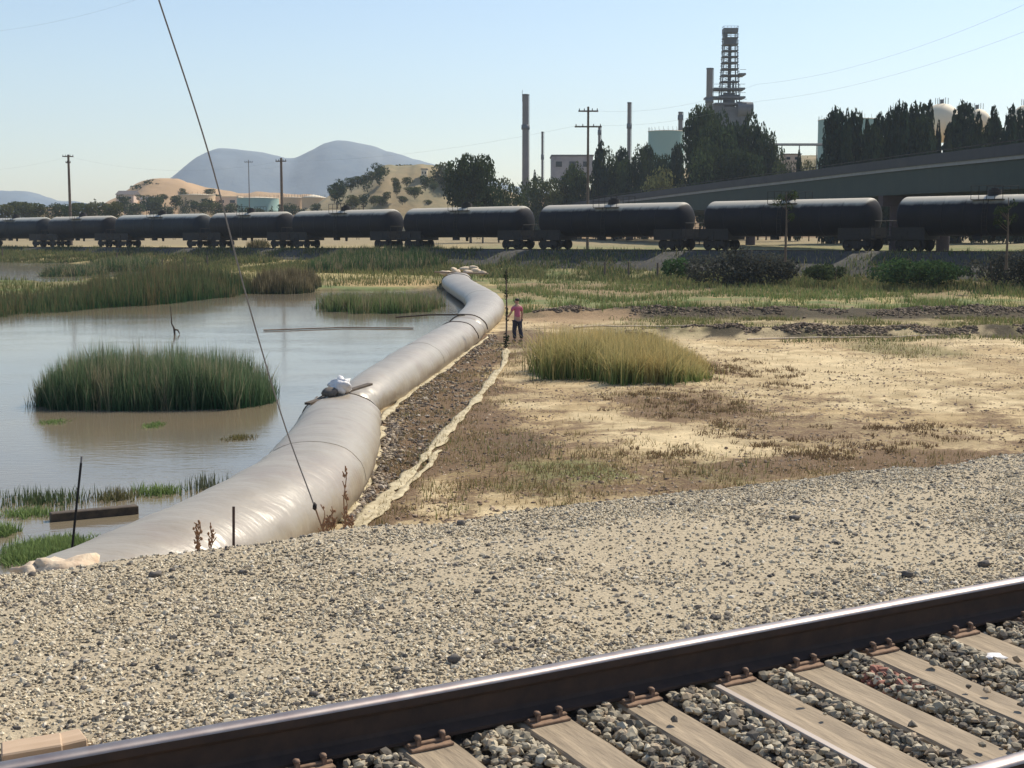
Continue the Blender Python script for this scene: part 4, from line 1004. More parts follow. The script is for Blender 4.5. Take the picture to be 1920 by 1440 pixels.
for sx, sy in ((-.11, .08), (.13, -.06)): MB().blob((sx, sy, .05), (.055, .14, .055), 3, .1, 2).build('shoe', M['shoe'], per)
fc = MB(); fc.blob((0, .155, 1.585), (.012, .02, .02), 1, .1, 1); fc.build('nose', M['skin'], per)
for sx in (-.035, .035): MB().blob((sx, .14, 1.61), (.012, .008, .008), 1, .05, 1).build('eye', M['hair'], per)
MB().blob((0, .143, 1.545), (.028, .008, .008), 1, .05, 1).build('mouth', mat('lips', (.3,.12,.1), .6), per)
for sx in (-.088, .088): MB().blob((sx, .05, 1.6), (.012, .025, .032), 1, .05, 1).build('ear', M['skin'], per)
# leafy post by the person
c = at(949, 655, .18); o = thing('leafy_post', 'thin upright post overgrown with green leaves left of the person', 'post', c)
MB().tube([(0, 0, -.1), (.02, 0, 1.4), (0, 0, 2.75)], [.035, .03, .02], 6).build('post', M['pole_wood'], o)
def leafcloud(name, blobs, n, size, mt, parent, shell=.55, tintv=(.65, 1.35), clumpy=0):
    B = np.array(blobs, float); wv = B[:, 3] * B[:, 4] * B[:, 5]; wv = wv ** .67; bi = rng.choice(len(B), n, p=wv / wv.sum())
    d = rng.normal(size=(n, 3)); d /= np.linalg.norm(d, axis=1)[:, None]; r = shell + (1.05 - shell) * rng.random(n) ** .6
    r = r * (1 + .25 * (fbm(d[:, 0] * 2.3 + bi * 3.7, d[:, 1] * 2.3 + d[:, 2] * 2.9, 3) - .5) * 2)
    P = B[bi, :3] + d * r[:, None] * B[bi, 3:6]
    nrm = d * .6 + rng.normal(size=(n, 3)) * .7; nrm /= np.linalg.norm(nrm, axis=1)[:, None]
    a = np.cross(nrm, rng.normal(size=(n, 3))); a /= np.linalg.norm(a, axis=1)[:, None]; b = np.cross(nrm, a)
    s = size * (.5 + rng.random(n))[:, None]
    V = np.stack([P - a * s, P - b * s * .6, P + a * s, P + b * s * .6], 1)
    Fa = np.arange(n * 4).reshape(n, 4)
    tb = tintv[0] + (tintv[1] - tintv[0]) * rng.random(len(B)); tv = tb[bi] * (.75 + .5 * rng.random(n)); hue = .9 + .2 * rng.random(n)
    cc = np.stack([tv * hue, tv, tv * (2 - hue) * .9], 1)
    return npmesh(name, V.reshape(-1, 3), Fa, M[mt], False, np.repeat(cc, 4, 0), parent)
leafcloud('foliage', [(0, 0, .3, .12, .12, .3), (.02, 0, 1.2, .05, .05, .4), (0, 0, 1.9, .07, .07, .2), (0, 0, 2.5, .07, .07, .25)], 240, .04, 'leaf_dark', o, .1)

# ---------------------------------------------------------------- trees
def round_crown(w_, h_, n, seed):
    r = np.random.default_rng(seed); B = []
    for i in range(n):
        a = r.random() * 2 * PI; f = r.random() ** .7; z = .38 + .55 * r.random(); k_ = math.sqrt(max(.08, 1 - ((z - .6) / .48) ** 2))
        s = .20 + .14 * r.random(); B.append((math.cos(a) * f * .33 * w_ * k_ * 1.2, math.sin(a) * f * .33 * w_ * k_ * 1.2, z * h_, s * w_, s * w_, s * h_ * .62))
    B.append((0, 0, .62 * h_, .32 * w_, .32 * w_, .3 * h_)); B.append((0, 0, .32 * h_, .26 * w_, .26 * w_, .2 * h_)); return B
def cone_crown(w_, h_, n, seed, top=.1, base=.08, bulge=.35):
    r = np.random.default_rng(seed); B = []
    for i in range(n):
        f = (i + .5) / n; z = base + (1 - base) * f; k_ = (1 - f) ** .75 * (1 - top) + top; k_ *= min(1, .6 + f * 2.5)
        a = r.random() * 2 * PI; o_ = .18 * w_ * k_ * r.random()
        B.append((math.cos(a) * o_, math.sin(a) * o_, z * h_, .50 * w_ * k_ * (.85 + .3 * r.random()), .50 * w_ * k_, h_ / n * 1.3))
    return B
def proto(kind):
    if kind == 'round': return [round_crown(1, 1, 13, 3), round_crown(1, 1, 11, 14)], 2600, .026, 'leaf_dark'
def make_tree(name, B, n, size, lm, trunk_r=.03, th=.5, limbs=5, seed=0):
    root = thing(name, 'x', 'tree'); random.seed(seed)
    tb = MB().tube([(0, 0, -.03), (.005, 0, th * .4), (-.006, .004, th)], [trunk_r, trunk_r * .8, trunk_r * .45], 7)
    for i in range(limbs):
        a = random.random() * 2 * PI; z = th * random.uniform(.4, .95); L_ = random.uniform(.12, .25)
        tb.tube([(0, 0, z), (math.cos(a) * L_ * .5, math.sin(a) * L_ * .5, z + L_ * .5), (math.cos(a) * L_, math.sin(a) * L_, z + L_ * 1.1)], [trunk_r * .4, trunk_r * .3, trunk_r * .12], 5)
    tb.build('trunk', M['bark'], root)
    leafcloud('crown', B, n, size, lm, root)
    return root
PR = {}
def P_(key, *a, **k):
    PR[key] = [make_tree(*a, **k), False]
P_('dark', 'broadleaf_tree', round_crown(1, 1, 14, 3), 6500, .026, 'leaf_dark', seed=1)
P_('dark2', 'broadleaf_tree', round_crown(.9, 1, 11, 12), 5500, .027, 'leaf_dark', seed=2)
P_('mid', 'broadleaf_tree', round_crown(1, .95, 10, 22), 2200, .028, 'leaf_mid', seed=3)
P_('olive', 'broadleaf_tree', round_crown(1.1, .9, 9, 31), 2000, .028, 'leaf_olive', seed=4)
P_('cone', 'conifer_tree', cone_crown(1, 1, 12, 5, .22), 5000, .036, 'leaf_conifer', th=.9, limbs=0, seed=5)
P_('cone2', 'conifer_tree', cone_crown(1, 1, 9, 8, .45), 5500, .038, 'leaf_conifer', th=.85, limbs=0, seed=6)
P_('far', 'broadleaf_tree', round_crown(1, .9, 7, 51), 900, .045, 'leaf_mid', limbs=2, seed=7)
P_('fard', 'broadleaf_tree', round_crown(1, .95, 6, 57), 900, .045, 'leaf_dark', limbs=2, seed=8)
P_('farc', 'conifer_tree', cone_crown(1, 1, 7, 53), 400, .05, 'leaf_dark', th=.9, limbs=0, seed=9)
def tree(kind, px, pyt, d, w_, label, group=None, base=None, cat='tree', sx=1):
    """top on picture row pyt at distance d, width w_ (m)"""
    p = atd(px, pyt, d); zb = base if base is not None else 1.6
    src, used = PR[kind]
    if used: o = copy_tree(src)
    else: o = src; PR[kind][1] = True
    h = (p.z - zb) * (.92 if kind in ('cone', 'cone2') else 1); o.location = (p.x, p.y, zb); o.scale = (w_, w_ * .9, h); o.rotation_euler = (0, 0, random.random() * 6.28)
    tag(o, label, cat, group)
    if group is None and 'group' in o: del o['group']
    return o

# ---------------------------------------------------------------- hills
def ridge(name, pts, d, depth, mt, seed=0, z0=0, rough=.06, kind='structure', step=None):
    xs_ = np.array([(p[0] - 960) / F * d for p in pts]); zs = np.array([EYE + (YH - p[1]) / F * d for p in pts])
    nxs = 160; X = np.linspace(xs_[0], xs_[-1], nxs); T = np.interp(X, xs_, zs)
    ker = np.ones(7) / 7; T = np.convolve(np.pad(T, 3, 'edge'), ker, 'valid'); T = T + (fbm(X / (max(T) - z0) * 2.2, X * 0, seed + 4) - .5) * (max(T) - z0) * .09
    vs = np.linspace(-1, 1, 41); V = []
    span = max(T) - z0
    for v in vs:
        prof = np.cos(v * PI / 2) ** 1.3 if abs(v) < 1 else 0
        for i, x in enumerate(X):
            nn = (float(fbm(x / span * 1.2, v * 2.2, seed, 4)) - .5)
            e_ = min(1, min(i, nxs - 1 - i) / 6.)
            z = z0 + (T[i] - z0) * prof * (1 + nn * rough * 4 * (abs(v) > .03)) * (1 if e_ >= 1 else e_) - .4
            V.append((x * (1 + v * depth / d * .3), d + v * depth, z))
    n_ = nxs; Q = np.array([(j*n_ + i, j*n_ + i + 1, (j+1)*n_ + i + 1, (j+1)*n_ + i) for j in range(40) for i in range(n_ - 1)])
    o = npmesh(name, np.array(V), Q, mt, True); return tag(o, kind=kind)
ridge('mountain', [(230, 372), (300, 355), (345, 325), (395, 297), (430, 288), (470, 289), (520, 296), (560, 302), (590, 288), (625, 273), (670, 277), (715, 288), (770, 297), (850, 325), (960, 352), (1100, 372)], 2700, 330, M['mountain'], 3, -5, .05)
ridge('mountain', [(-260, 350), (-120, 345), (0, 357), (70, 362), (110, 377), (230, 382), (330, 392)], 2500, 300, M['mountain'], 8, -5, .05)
ridge('hill', [(150, 396), (205, 385), (235, 362), (262, 345), (300, 337), (345, 336), (375, 342), (400, 352), (440, 358), (500, 362), (560, 368), (640, 380), (700, 396)], 560, 70, M['hill_gold'], 5, 0)
ridge('hill', [(560, 398), (620, 366), (660, 345), (690, 328), (708, 316), (722, 309), (790, 308), (806, 316), (830, 320), (850, 330), (900, 350), (980, 372), (1040, 392)], 430, 50, M['hill_scrub'], 9, 0)
ridge('hill', [(965, 392), (1000, 372), (1040, 356), (1075, 350), (1120, 352), (1180, 350), (1230, 352), (1330, 350), (1500, 345), (1700, 335), (2000, 330)], 345, 30, M['hill_gold'], 12, 0)
ridge('hill', [(1000, 392), (1060, 372), (1200, 330), (1400, 300), (1600, 290), (2100, 280)], 440, 60, M['hill_scrub'], 14, 0)
# ---------------------------------------------------------------- storage tanks and buildings far left
def storage_tank(px0, px1, pyt, d, mt, label, cone=0.0, base=1.0, group='storage tanks behind the train'):
    r_ = (px1 - px0) / 2 / F * d; c = atd((px0 + px1) / 2, pyt, d); h = c.z - base
    o = thing('storage_tank', label, 'storage tank', (c.x, c.y, base), 0, group)
    MB().lathe([(r_, -1), (r_, h * .33), (r_ + .04, h * .335), (r_ + .04, h * .345), (r_, h * .35), (r_, h * .67), (r_ + .04, h * .675), (r_ + .04, h * .685), (r_, h * .69), (r_, h)], n=40).build('shell', M[mt], o)
    MB().lathe([(r_ + .12, h), (r_ + .12, h + .12), (r_ * .5, h + .12 + r_ * cone * .6), (.01, h + .12 + r_ * cone)], n=40).build('roof', M['tank_cream'], o)
    rl = MB()
    for i in range(24):
        a = i * 2 * PI / 24; rl.cyl((math.cos(a) * r_ * .99, math.sin(a) * r_ * .99, h), (math.cos(a) * r_ * .99, math.sin(a) * r_ * .99, h + 1.1), .04, n=4)
    rl.build('railing', M['refinery'], o); return o
storage_tank(335, 403, 366, 500, 'tank_tan', 'wide tan storage tank with bright roof on the left hill', .05)
storage_tank(445, 522, 372, 480, 'tank_green', 'low pale green storage tank left of the dark utility pole', .06)
storage_tank(528, 572, 371, 470, 'tank_tan', 'tan storage tank directly right of the utility pole', .05)
storage_tank(566, 610, 371, 462, 'tank_tan', 'tan storage tank with pale cone roof, rightmost of the pair', .25)
storage_tank(618, 690, 371, 445, 'tank_green', 'pale green storage tank at the foot of the middle hill', .05)
storage_tank(1216, 1282, 247, 380, 'tank_green', 'tall pale green storage tank rising behind trees', .05, 1, 'storage tanks of the refinery')
storage_tank(1536, 1650, 226, 360, 'tank_green', 'big pale green storage tank behind the conifer row', .03, 1, 'storage tanks of the refinery')
def house(label, px0, px1, pyt, pyb, d, wall='wall_pink', roof='roof_dark', name='house', cat='house', group=None, flat=False, dep=9):
    a = atd(px0, pyb, d); b = atd(px1, pyt, d); W_ = b.x - a.x; H_ = b.z - a.z
    o = thing(name, label, cat, ((a.x + b.x) / 2, d + dep / 2, a.z), 0, group)
    wh = H_ * (.92 if flat else .62)
    MB().box((0, 0, wh / 2 - 1), (W_, dep, wh + 2)).build('wall', M[wall], o)
    if flat: MB().box((0, 0, wh + H_ * .04), (W_ + .4, dep + .4, H_ * .08)).build('roof', M[roof], o)
    else: MB().add([(-W_/2-.3, -dep/2-.4, wh), (W_/2+.3, -dep/2-.4, wh), (W_/2+.3, dep/2+.4, wh), (-W_/2-.3, dep/2+.4, wh), (-W_/2-.3, 0, H_), (W_/2+.3, 0, H_)], [(0,1,5,4), (2,3,4,5), (0,4,3), (1,2,5), (0,3,2,1)]).build('roof', M[roof], o)
    nw = max(2, int(W_ / 3.5))
    for i in range(nw):
        x = -W_ / 2 + W_ * (i + .5) / nw; MB().box((x, -dep / 2 - .03, wh * .55), (W_ / nw * .45, .08, wh * .3)).build('window', M['window_dark'], o)
    return o
house('pinkish house at the left shoulder of the tan hill', 218, 250, 357, 378, 520)
house('small pale house below the left hill crown', 262, 290, 368, 384, 500)
house('tan flat building among trees at far left', 60, 105, 388, 400, 420, 'tank_tan', 'roof_dark', 'building', 'building', None, True)
house('long pale low building left of the tan tanks', 405, 446, 368, 388, 505, 'wall_pink', 'tank_cream' if 'tank_cream' in M else 'roof_dark', 'building', 'building', None, True)
house('white low building at the right end of the hill terrace', 790, 800, 316, 332, 412, 'tank_cream', 'roof_dark', 'building', 'building', None, True, 4)
house('grey industrial building between the tall stack and pole', 1035, 1112, 290, 326, 370, 'wall_grey', 'refinery', 'building', 'industrial building', None, True, 14)
house('small beige shed between the big trees and the conifers', 1470, 1502, 288, 306, 300, 'wall_pink', 'roof_dark', 'building', 'shed', None, True, 5)

# ---------------------------------------------------------------- refinery stacks and towers
def stack(label, px, pyt, d, wpx, ring=None, name='smokestack', rod=False, taper=1.0, base=1):
    p = atd(px, pyt, d); h = p.z - base; r_ = wpx / 2 / F * d
    o = thing(name, label, 'smokestack', (p.x, p.y, base), 0, 'stacks of the refinery')
    MB().cyl((0, 0, -1), (0, 0, h), r_ * taper, r_, 18).build('shaft', M['stack'], o)
    for rg in ([ring] if ring else []):
        q = atd(px, rg, d).z - base
        MB().lathe([(r_, q - .5), (r_ * 1.3, q - .4), (r_ * 1.3, q + .1), (r_ * 1.25, q + .9), (r_, q + .9)], n=16).build('platform', M['refinery'], o)
    MB().lathe([(r_, h - .3), (r_ * 1.08, h - .3), (r_ * 1.08, h + .05), (r_ * .85, h + .06), (r_ * .85, h - 1)], n=16).build('rim', M['refinery'], o)
    ld = MB(); ld.box((r_ + .15, -.2, h / 2), (.08, .05, h)); ld.box((r_ + .15, .2, h / 2), (.08, .05, h))
    ld.build('ladder', M['refinery'], o)
    if rod: MB().cyl((-r_, 0, h - 2), (-r_, 0, h + 1.2), .06, n=5).build('lightning_rod', M['refinery'], o)
    return o
stack('tallest plain grey smokestack with a ring platform halfway', 985.5, 177, 400, 12, 240, rod=True, taper=1.1)
stack('thin short smokestack just right of the tallest plain one', 1017, 247, 400, 4, 296)
stack('slim dark smokestack with collar right of the utility pole', 1180, 192, 390, 7, 238)
stack('pale thin smokestack beside the green storage tank', 1276, 210, 395, 8, 222)
stack('thin flare stack rising above the pointed conifer', 1124, 237, 385, 5, 250)
stack('dark column with pointed cap left of the lattice tower', 1331, 128, 405, 12, 190, name='process_column')
# lattice tower with platforms
d = 410; base = 1
p = atd(1369, 52, d); H_ = p.z - base
o = thing('process_tower', 'tall stepped lattice refinery tower with many platforms', 'process tower', (p.x, p.y, base), 0)
def pz(py): return atd(1369, py, d).z - base
def hw(py): return np.interp(py, [52, 120, 180, 230], [11, 12.5, 16, 20]) / F * d
MB().cyl((0, 0, -1), (0, 0, pz(175)), 2.2, 1.7, 16).cyl((0, 0, pz(175)), (0, 0, pz(82)), .55, .5, 10).cyl((1.2, .5, -1), (1.2, .5, pz(150)), .3, .3, 8).build('column', M['refinery'], o)
fr = MB()
for sx in (-1, 1):
    for sy in (-1, 1):
        fr.tube([(sx * hw(y), sy * hw(y), pz(y)) for y in (240, 200, 160, 120, 80, 55)], .16, 5)
lv = [58, 72, 84, 96, 107, 118, 130, 142, 154, 168, 180]
for a_, b_ in zip(lv[:-1], lv[1:]):
    for sx in (-1, 1):
        fr.tube([(sx * hw(a_), -sx * hw(a_), pz(a_)), (-sx * hw(b_), -sx * hw(b_), pz(b_))], .06, 4)
fr.build('frame', M['refinery'], o)
for y in lv:
    w_ = hw(y) * 2 + .6; pf = MB().box((0, 0, pz(y)), (w_, w_, .28 if y > 66 else 1.2)); pf.box((0, -w_ / 2, pz(y) + 1.1), (w_, .08, .08)); pf.box((0, w_ / 2, pz(y) + 1.1), (w_, .08, .08))
    for sx in (-1, 1): pf.box((sx * w_ / 2, 0, pz(y) + 1.1), (.08, w_, .08))
    for i in range(5): pf.box((-w_ / 2 + w_ * i / 4, -w_ / 2, pz(y) + .6), (.08, .08, 1.1))
    pf.build('platform', M['refinery'], o)
for (x0, x1, y) in [(1338, 1395, 168), (1325, 1396, 184), (1340, 1398, 196), (1384, 1396, 141)]:
    xa = (x0 - 1369) / F * d; xb = (x1 - 1369) / F * d; pf = MB().box(((xa + xb) / 2, 0, pz(y)), (xb - xa, 7, .5)); pf.box(((xa + xb) / 2, -3.5, pz(y) + 1.2), (xb - xa, .1, .1)); pf.build('side_platform', M['refinery'], o)
MB().box((0, 0, pz(78)), (3.2, 3.4, 1.6)).box((-1.4, 0, pz(66)), (1, 3, 2.2)).build('top_vessel', M['refinery'], o)
MB().cyl((-5.2, 0, pz(60)), (-5.2, 0, pz(60) + .1), .1).build('lamp', M['refinery'], o)
lw = MB()
lw.box((.8, 1, pz(215) - 9), (9.5, 7, 22)); lw.box((-3.2, 0, pz(205) - 4), (3, 6, 10))
lw.build('base_structure', M['refinery'], o)
dr = MB().cyl((2.0, -2, pz(206)), (6.4, -2, pz(206)), 2.2, 2.0, 16); dr.build('drum', M['refinery'], o)
# flat top on side column
# pipe bridge
a = atd(1458, 272, 330); b = atd(1540, 272, 330)
o = thing('pipe_bridge', 'thin horizontal pipe bridge between trees and green tank', 'pipe bridge', a)
MB().cyl((-3, 0, 0), (b.x - a.x + 3, 0, 0), .18, n=6).cyl((-3, .6, .3), (b.x - a.x + 3, .6, .3), .15, n=6).build('pipe', M['refinery'], o)
for k_ in (1, 5, 9): MB().cyl((k_, 0, -a.z + 1), (k_, 0, 0), .12, n=5).build('support', M['refinery'], o)
# spheres
for i, (px, pyt, wpx, dd) in enumerate([(1766, 194, 72, 370), (1832, 204, 50, 380), (1928, 196, 66, 365)]):
    r_ = wpx / 2 / F * dd; p = atd(px, pyt, dd)
    o = thing('sphere_tank', ['largest cream spherical tank between the conifers', 'smaller pale spherical tank right of the largest', 'cream spherical tank cut by the right frame edge'][i], 'spherical tank', (p.x, p.y, 1), 0, 'spherical gas tanks behind the conifers')
    zc = p.z - 1 - r_; MB().lathe([(max(.01, r_ * math.sin(PI * k_ / 16)), zc - r_ * math.cos(PI * k_ / 16)) for k_ in range(17)], n=24).build('sphere', M['tank_cream'], o)
    for k_ in range(8):
        a_ = k_ * PI / 4; MB().cyl((math.cos(a_) * r_, math.sin(a_) * r_, -1), (math.cos(a_) * r_, math.sin(a_) * r_, zc), .3, n=6).build('leg', M['tank_cream'], o)
    tp = MB().cyl((0, 0, zc + r_), (0, 0, zc + r_ + 1), .5, n=8)
    for k_ in range(6): tp.cyl((math.cos(k_) * 1.6, math.sin(k_) * 1.6, zc + r_ * .97), (math.cos(k_) * 1.6, math.sin(k_) * 1.6, zc + r_ + 1.4), .08, n=4)
    tp.build('top_platform', M['refinery'], o)

# ---------------------------------------------------------------- background trees
random.seed(5)
TREES = [
 ('dark', 882, 290, 250, 8.6, 'big dark round tree standing alone right of the middle hill'),
 ('mid', 935, 332, 262, 7.0, 'grey green tree right of the big dark tree'),
 ('mid', 968, 345, 258, 6, 'low green tree left of the tall smokestack foot'),
 ('dark2', 905, 340, 255, 6, 'dark low tree touching the big dark tree'),
 ('mid', 1000, 330, 300, 7, 'green tree right of the tall smokestack foot'),
 ('cone', 1003, 318, 310, 2.5, 'slim pointed tree right of the tall smokestack foot'),
 ('mid', 1030, 335, 300, 8, 'broad green tree below the grey industrial building'),
 ('dark2', 1062, 325, 305, 8, 'dark tree in front of the grey industrial building'),
 ('dark2', 1090, 318, 300, 7, 'dark tree left of the crossarm pole'),
 ('cone', 1126, 262, 300, 6, 'pointed dark conifer right of the crossarm pole'),
 ('dark2', 1150, 292, 300, 6, 'dark tree right of the pointed conifer'),
 ('cone2', 1166, 278, 305, 6, 'dark conifer left of the slim dark stack'),
 ('dark2', 1192, 288, 298, 6, 'dark tree below the slim dark stack'),
 ('cone2', 1214, 272, 302, 6, 'dark conifer left of the tall green tank'),
 ('olive', 1243, 300, 290, 7.5, 'olive yellow tree below the tall green tank'),
 ('dark', 1232, 290, 310, 7, 'dark tree just behind the olive tree'),
 ('cone2', 1270, 270, 300, 5, 'dark conifer between green tank and big tree'),
 ('olive', 1290, 305, 280, 7, 'brown olive tree at the left foot of the big tree'),
 ('dark', 1316, 200, 285, 9, 'tallest dark tree directly left of the lattice tower'),
 ('dark', 1345, 235, 272, 10, 'wide dark tree below the lattice tower'),
 ('dark2', 1372, 228, 292, 8, 'dark tree right below the lattice tower'),
 ('dark', 1398, 232, 285, 8, 'dark tree right of the lattice tower foot'),
 ('dark2', 1425, 230, 280, 7, 'dark rounded tree at the right end of the big group'),
 ('dark', 1440, 265, 278, 6.5, 'lowest dark tree at the right end of the big group'),
 ('dark2', 1330, 275, 262, 9, 'low dark tree in front of the tallest one'),
 ('dark', 1385, 280, 262, 9, 'low dark tree in front of the lattice tower'),
 ('mid', 1475, 300, 262, 4.5, 'small green tree beside the beige shed'),
 ('cone', 1499, 280, 262, 2.6, 'small pointed tree near the pipe bridge'),
 ('mid', 1520, 298, 262, 4.5, 'small green tree left of the conifer row'),
]
for tr_ in TREES: tree(*tr_, group='trees between overpass and refinery')
row = [(1568, 205, 6.5, 'cone2'), (1590, 202, 2.8, 'cone'), (1605, 210, 5.0, 'cone2'), (1628, 222, 3.8, 'cone'), (1650, 215, 4.5, 'cone2'), (1671, 206, 4.5, 'cone2'), (1687, 194, 4.3, 'cone2'), (1718, 196, 6.5, 'cone2'), (1744, 186, 3.8, 'cone'), (1760, 224, 3.4, 'cone'), (1779, 232, 3.2, 'cone'), (1807, 194, 6.5, 'cone2'), (1835, 208, 4, 'cone'), (1866, 198, 5.5, 'cone'), (1897, 194, 5, 'cone'), (1922, 205, 5, 'cone2'), (1700, 225, 5, 'cone2'), (1730, 222, 5, 'cone2'), (1788, 226, 5, 'cone2'), (1640, 236, 5, 'cone2'), (1585, 238, 5, 'cone2'), (1850, 228, 4, 'cone')]
for i, (px, py, w_, kd) in enumerate(sorted(row)):
    n_o = ORD[i] if i < 20 else 'last but one' if i == 20 else 'last'
    tree(kd, px, py, 232 + 5 * math.sin(i * 2.1), w_ * (1.12 if abs(px - 1768) > 16 else .8), f'dark conifer in the row above the overpass, {n_o} from the left', group='row of dark conifers above the overpass')
# small far trees
far_t = []
random.seed(9)
for i in range(17): far_t.append((10 + i * 13 + random.uniform(-4, 4), 384 + random.uniform(-8, 7), 330 + random.uniform(-20, 50), 'left skyline'))
for i in range(16): far_t.append((232 + i * 12 + random.uniform(-4, 4), 374 + random.uniform(-10, 14), 440 + random.uniform(-20, 30), 'tan hill'))
for i in range(10): far_t.append((430 + i * 20 + random.uniform(-4, 4), 384 + random.uniform(-4, 6), 420 + random.uniform(-20, 20), 'tan tanks'))
for i in range(10): far_t.append((622 + i * 20 + random.uniform(-5, 5), 352 - 22 * math.exp(-((i - 9) / 5) ** 2) + random.uniform(-8, 26), 375 + random.uniform(-6, 12), 'middle hill'))
for i in range(7): far_t.append((632 + i * 13, 345 - i * 5 + random.uniform(-4, 3), 405, 'middle hill left slope'))
cnt = {}
for i, (px, py, d, wh) in enumerate(far_t):
    kd = random.choice(['far', 'fard', 'far', 'farc' if wh != 'middle hill' else 'far']); w_ = random.uniform(3.5, 6.5) * (.6 if kd == 'farc' else 1) * (.75 if 'middle' in wh else 1)
    p = atd(px, py, d); hh = random.uniform(4, 6.5) * (.65 if 'middle' in wh else 1)
    k_ = cnt.get(wh, 0); cnt[wh] = k_ + 1
    tree(kd, px, py, d, w_, f'small {"pointed" if kd == "farc" else "dark" if kd == "fard" else "green"} tree at the {wh}, {ORD[min(k_, 19)]} from the left', f'small trees at the {wh}', p.z - hh)
for i, px in enumerate(sorted(random.uniform(238, 420) for _ in range(12))):
    py = random.uniform(352, 384); tree('far', px, py, random.uniform(505, 545), random.uniform(3, 6), f'small scrub bush on the face of the tan hill, {ORD[i]} from the left', 'scrub bushes on the tan hill', atd(px, py, 520).z - 3, 'bush')
for i, px in enumerate(sorted(random.uniform(650, 832) for _ in range(10))):
    py = random.uniform(330, 376); tree('far', px, py, random.uniform(384, 402), random.uniform(2.5, 5), f'small scrub bush on the face of the middle hill, {ORD[i]} from the left', 'scrub bushes on the middle hill', atd(px, py, 395).z - 2.5, 'bush')
for (kd, px, py, d, w_, hh, lab) in [('fard', 282, 338, 545, 8, 6, 'dark tree cluster on the left crown of the tan hill'), ('fard', 296, 336, 550, 9, 6, 'dark tree atop the tan hill'), ('fard', 262, 345, 545, 9, 7, 'dark tree on the left slope of the tan hill top'), ('fard', 288, 366, 470, 8, 10, 'taller dark tree below the tan hill'),
                           ('farc', 688, 318, 400, 4, 6, 'pointed tree left of the terrace'), ('fard', 712, 305, 410, 5, 7, 'dark tree at the left corner of the terrace'), ('far', 828, 302, 415, 9, 10, 'grey green tree on the right slope of the middle hill'), ('far', 845, 315, 412, 8, 10, 'grey green tree just left of the big dark tree'), ('far', 770, 308, 436, 12, 4, 'low scrub tree on the terrace top'), ('fard', 632, 336, 400, 5, 8, 'lone dark tree left of the middle hill')]:
    p = atd(px, py, d); tree(kd, px, py, d, w_, lab, 'lone trees on the hills', p.z - hh)

# remaining low scrub in front of the train
def bush(label, px0, px1, pyt, pyb, d, lm, seed, n=5000, dep=4):
    a = atd(px0, pyb, d); b = atd(px1, pyt, d); W_ = b.x - a.x; H_ = b.z - a.z; r = np.random.default_rng(seed)
    c = ((a.x + b.x) / 2, d + dep / 2, a.z); o = thing('bush', label, 'bush', c, 0, 'bushes at the foot of the far railway'); B = []
    for i in range(12):
        u = r.random() * 2 - 1; k_ = math.sqrt(1 - u * u * .8); B.append((u * W_ * .42, (r.random() - .5) * dep * .6, H_ * .3, W_ * .15, dep * .3, H_ * .62 * k_ * (.8 + .3 * r.random())))
    leafcloud('foliage', B, n, .10, lm, o, .4)
    for i in range(5): u = r.random() * 2 - 1; MB().tube([(u * W_ * .3, 0, -.2), (u * W_ * .36, 0, H_ * .5)], .04, 5).build('stem', M['bark'], o)
    return o
bush('wide dark grey bush in front of the tank cars', 1285, 1500, 460, 524, 99, 'leaf_bluegrey', 3, 6500)
bush('green low bush below the rightmost tank cars', 1612, 1835, 482, 524, 93, 'leaf_green', 5, 5500)
bush('small grey green bush between the two wide bushes', 1520, 1600, 492, 520, 96, 'leaf_mid', 7, 1500, 3)
bush('dark bush at the right edge under the last tank car', 1840, 1990, 462, 522, 92, 'leaf_bluegrey', 9, 3500)
bush('small green bush left of the wide dark bush', 1245, 1300, 478, 512, 101, 'leaf_green', 11, 1200, 3)
# sapling in front of the train
for (px, pyt, pyb, d, lab) in [(1472, 362, 486, 97, 'thin dark sapling in front of the second tank car from right'), (1886, 372, 500, 91, 'thin dark sapling in front of the rightmost tank car')]:
    a = atd(px, pyb, d); h = (pyb - pyt) / F * d; o = thing('sapling', lab, 'sapling', a, 0, 'saplings before the train')
    tb = MB().tube([(0, 0, -.2), (.05, 0, h * .5), (0, 0, h)], [.09, .06, .02], 6); r = np.random.default_rng(int(px)); B = []
    for i in range(9):
        z = h * (.62 + .36 * r.random()); x = (r.random() - .5) * h * .3; tb.tube([(0, 0, z - .5), (x, 0, z)], .02, 4); B.append((x, (r.random() - .5) * .6, z, .28, .28, .3))
    tb.build('trunk', M['bark'], o); leafcloud('crown', B, 500, .07, 'leaf_dark', o, .3)

# ---------------------------------------------------------------- far railway and tank cars
S0, S1 = -60, 260
V = []; prof = [(9.5, -2.9), (6.5, -1.4), (3.4, -.18), (1.9, -.06), (-2.1, -.28), (-3.2, -.62), (-6.5, -1.3), (-9, -2.4)]
for s in np.arange(S0, S1 + 1, 4.0):
    for off, z in prof:
        p = tr(s, off, z + .12 * (float(vn(s * .7, off * 2, 4)) - .5)); V.append(tuple(p))
k_ = len(prof); m_ = len(V) // k_
Q = [(i*k_ + j, i*k_ + j + 1, (i+1)*k_ + j + 1, (i+1)*k_ + j) for i in range(m_ - 1) for j in range(k_ - 1)]
tag(npmesh('far_embankment', np.array(V), np.array(Q), M['far_ballast'], True), kind='structure')
RZ = math.atan2(TU2.y, TU2.x)
for sgn, lb in ((1, 'nearer'), (-1, 'farther')):
    m_ = MB(); pts = [tr(s, sgn * .75, 0) for s in (S0, S1)]
    d_ = pts[1] - pts[0]; m_.box((pts[0] + pts[1]) / 2 - Vector((0, 0, .09)), (d_.length, .07, .18), M=d_.to_track_quat('X', 'Z').to_matrix())
    tag(m_.build('far_rail', M['rail_steel']), f'{lb} dark rail under the row of tank cars', 'rail', 'rails of the far track')
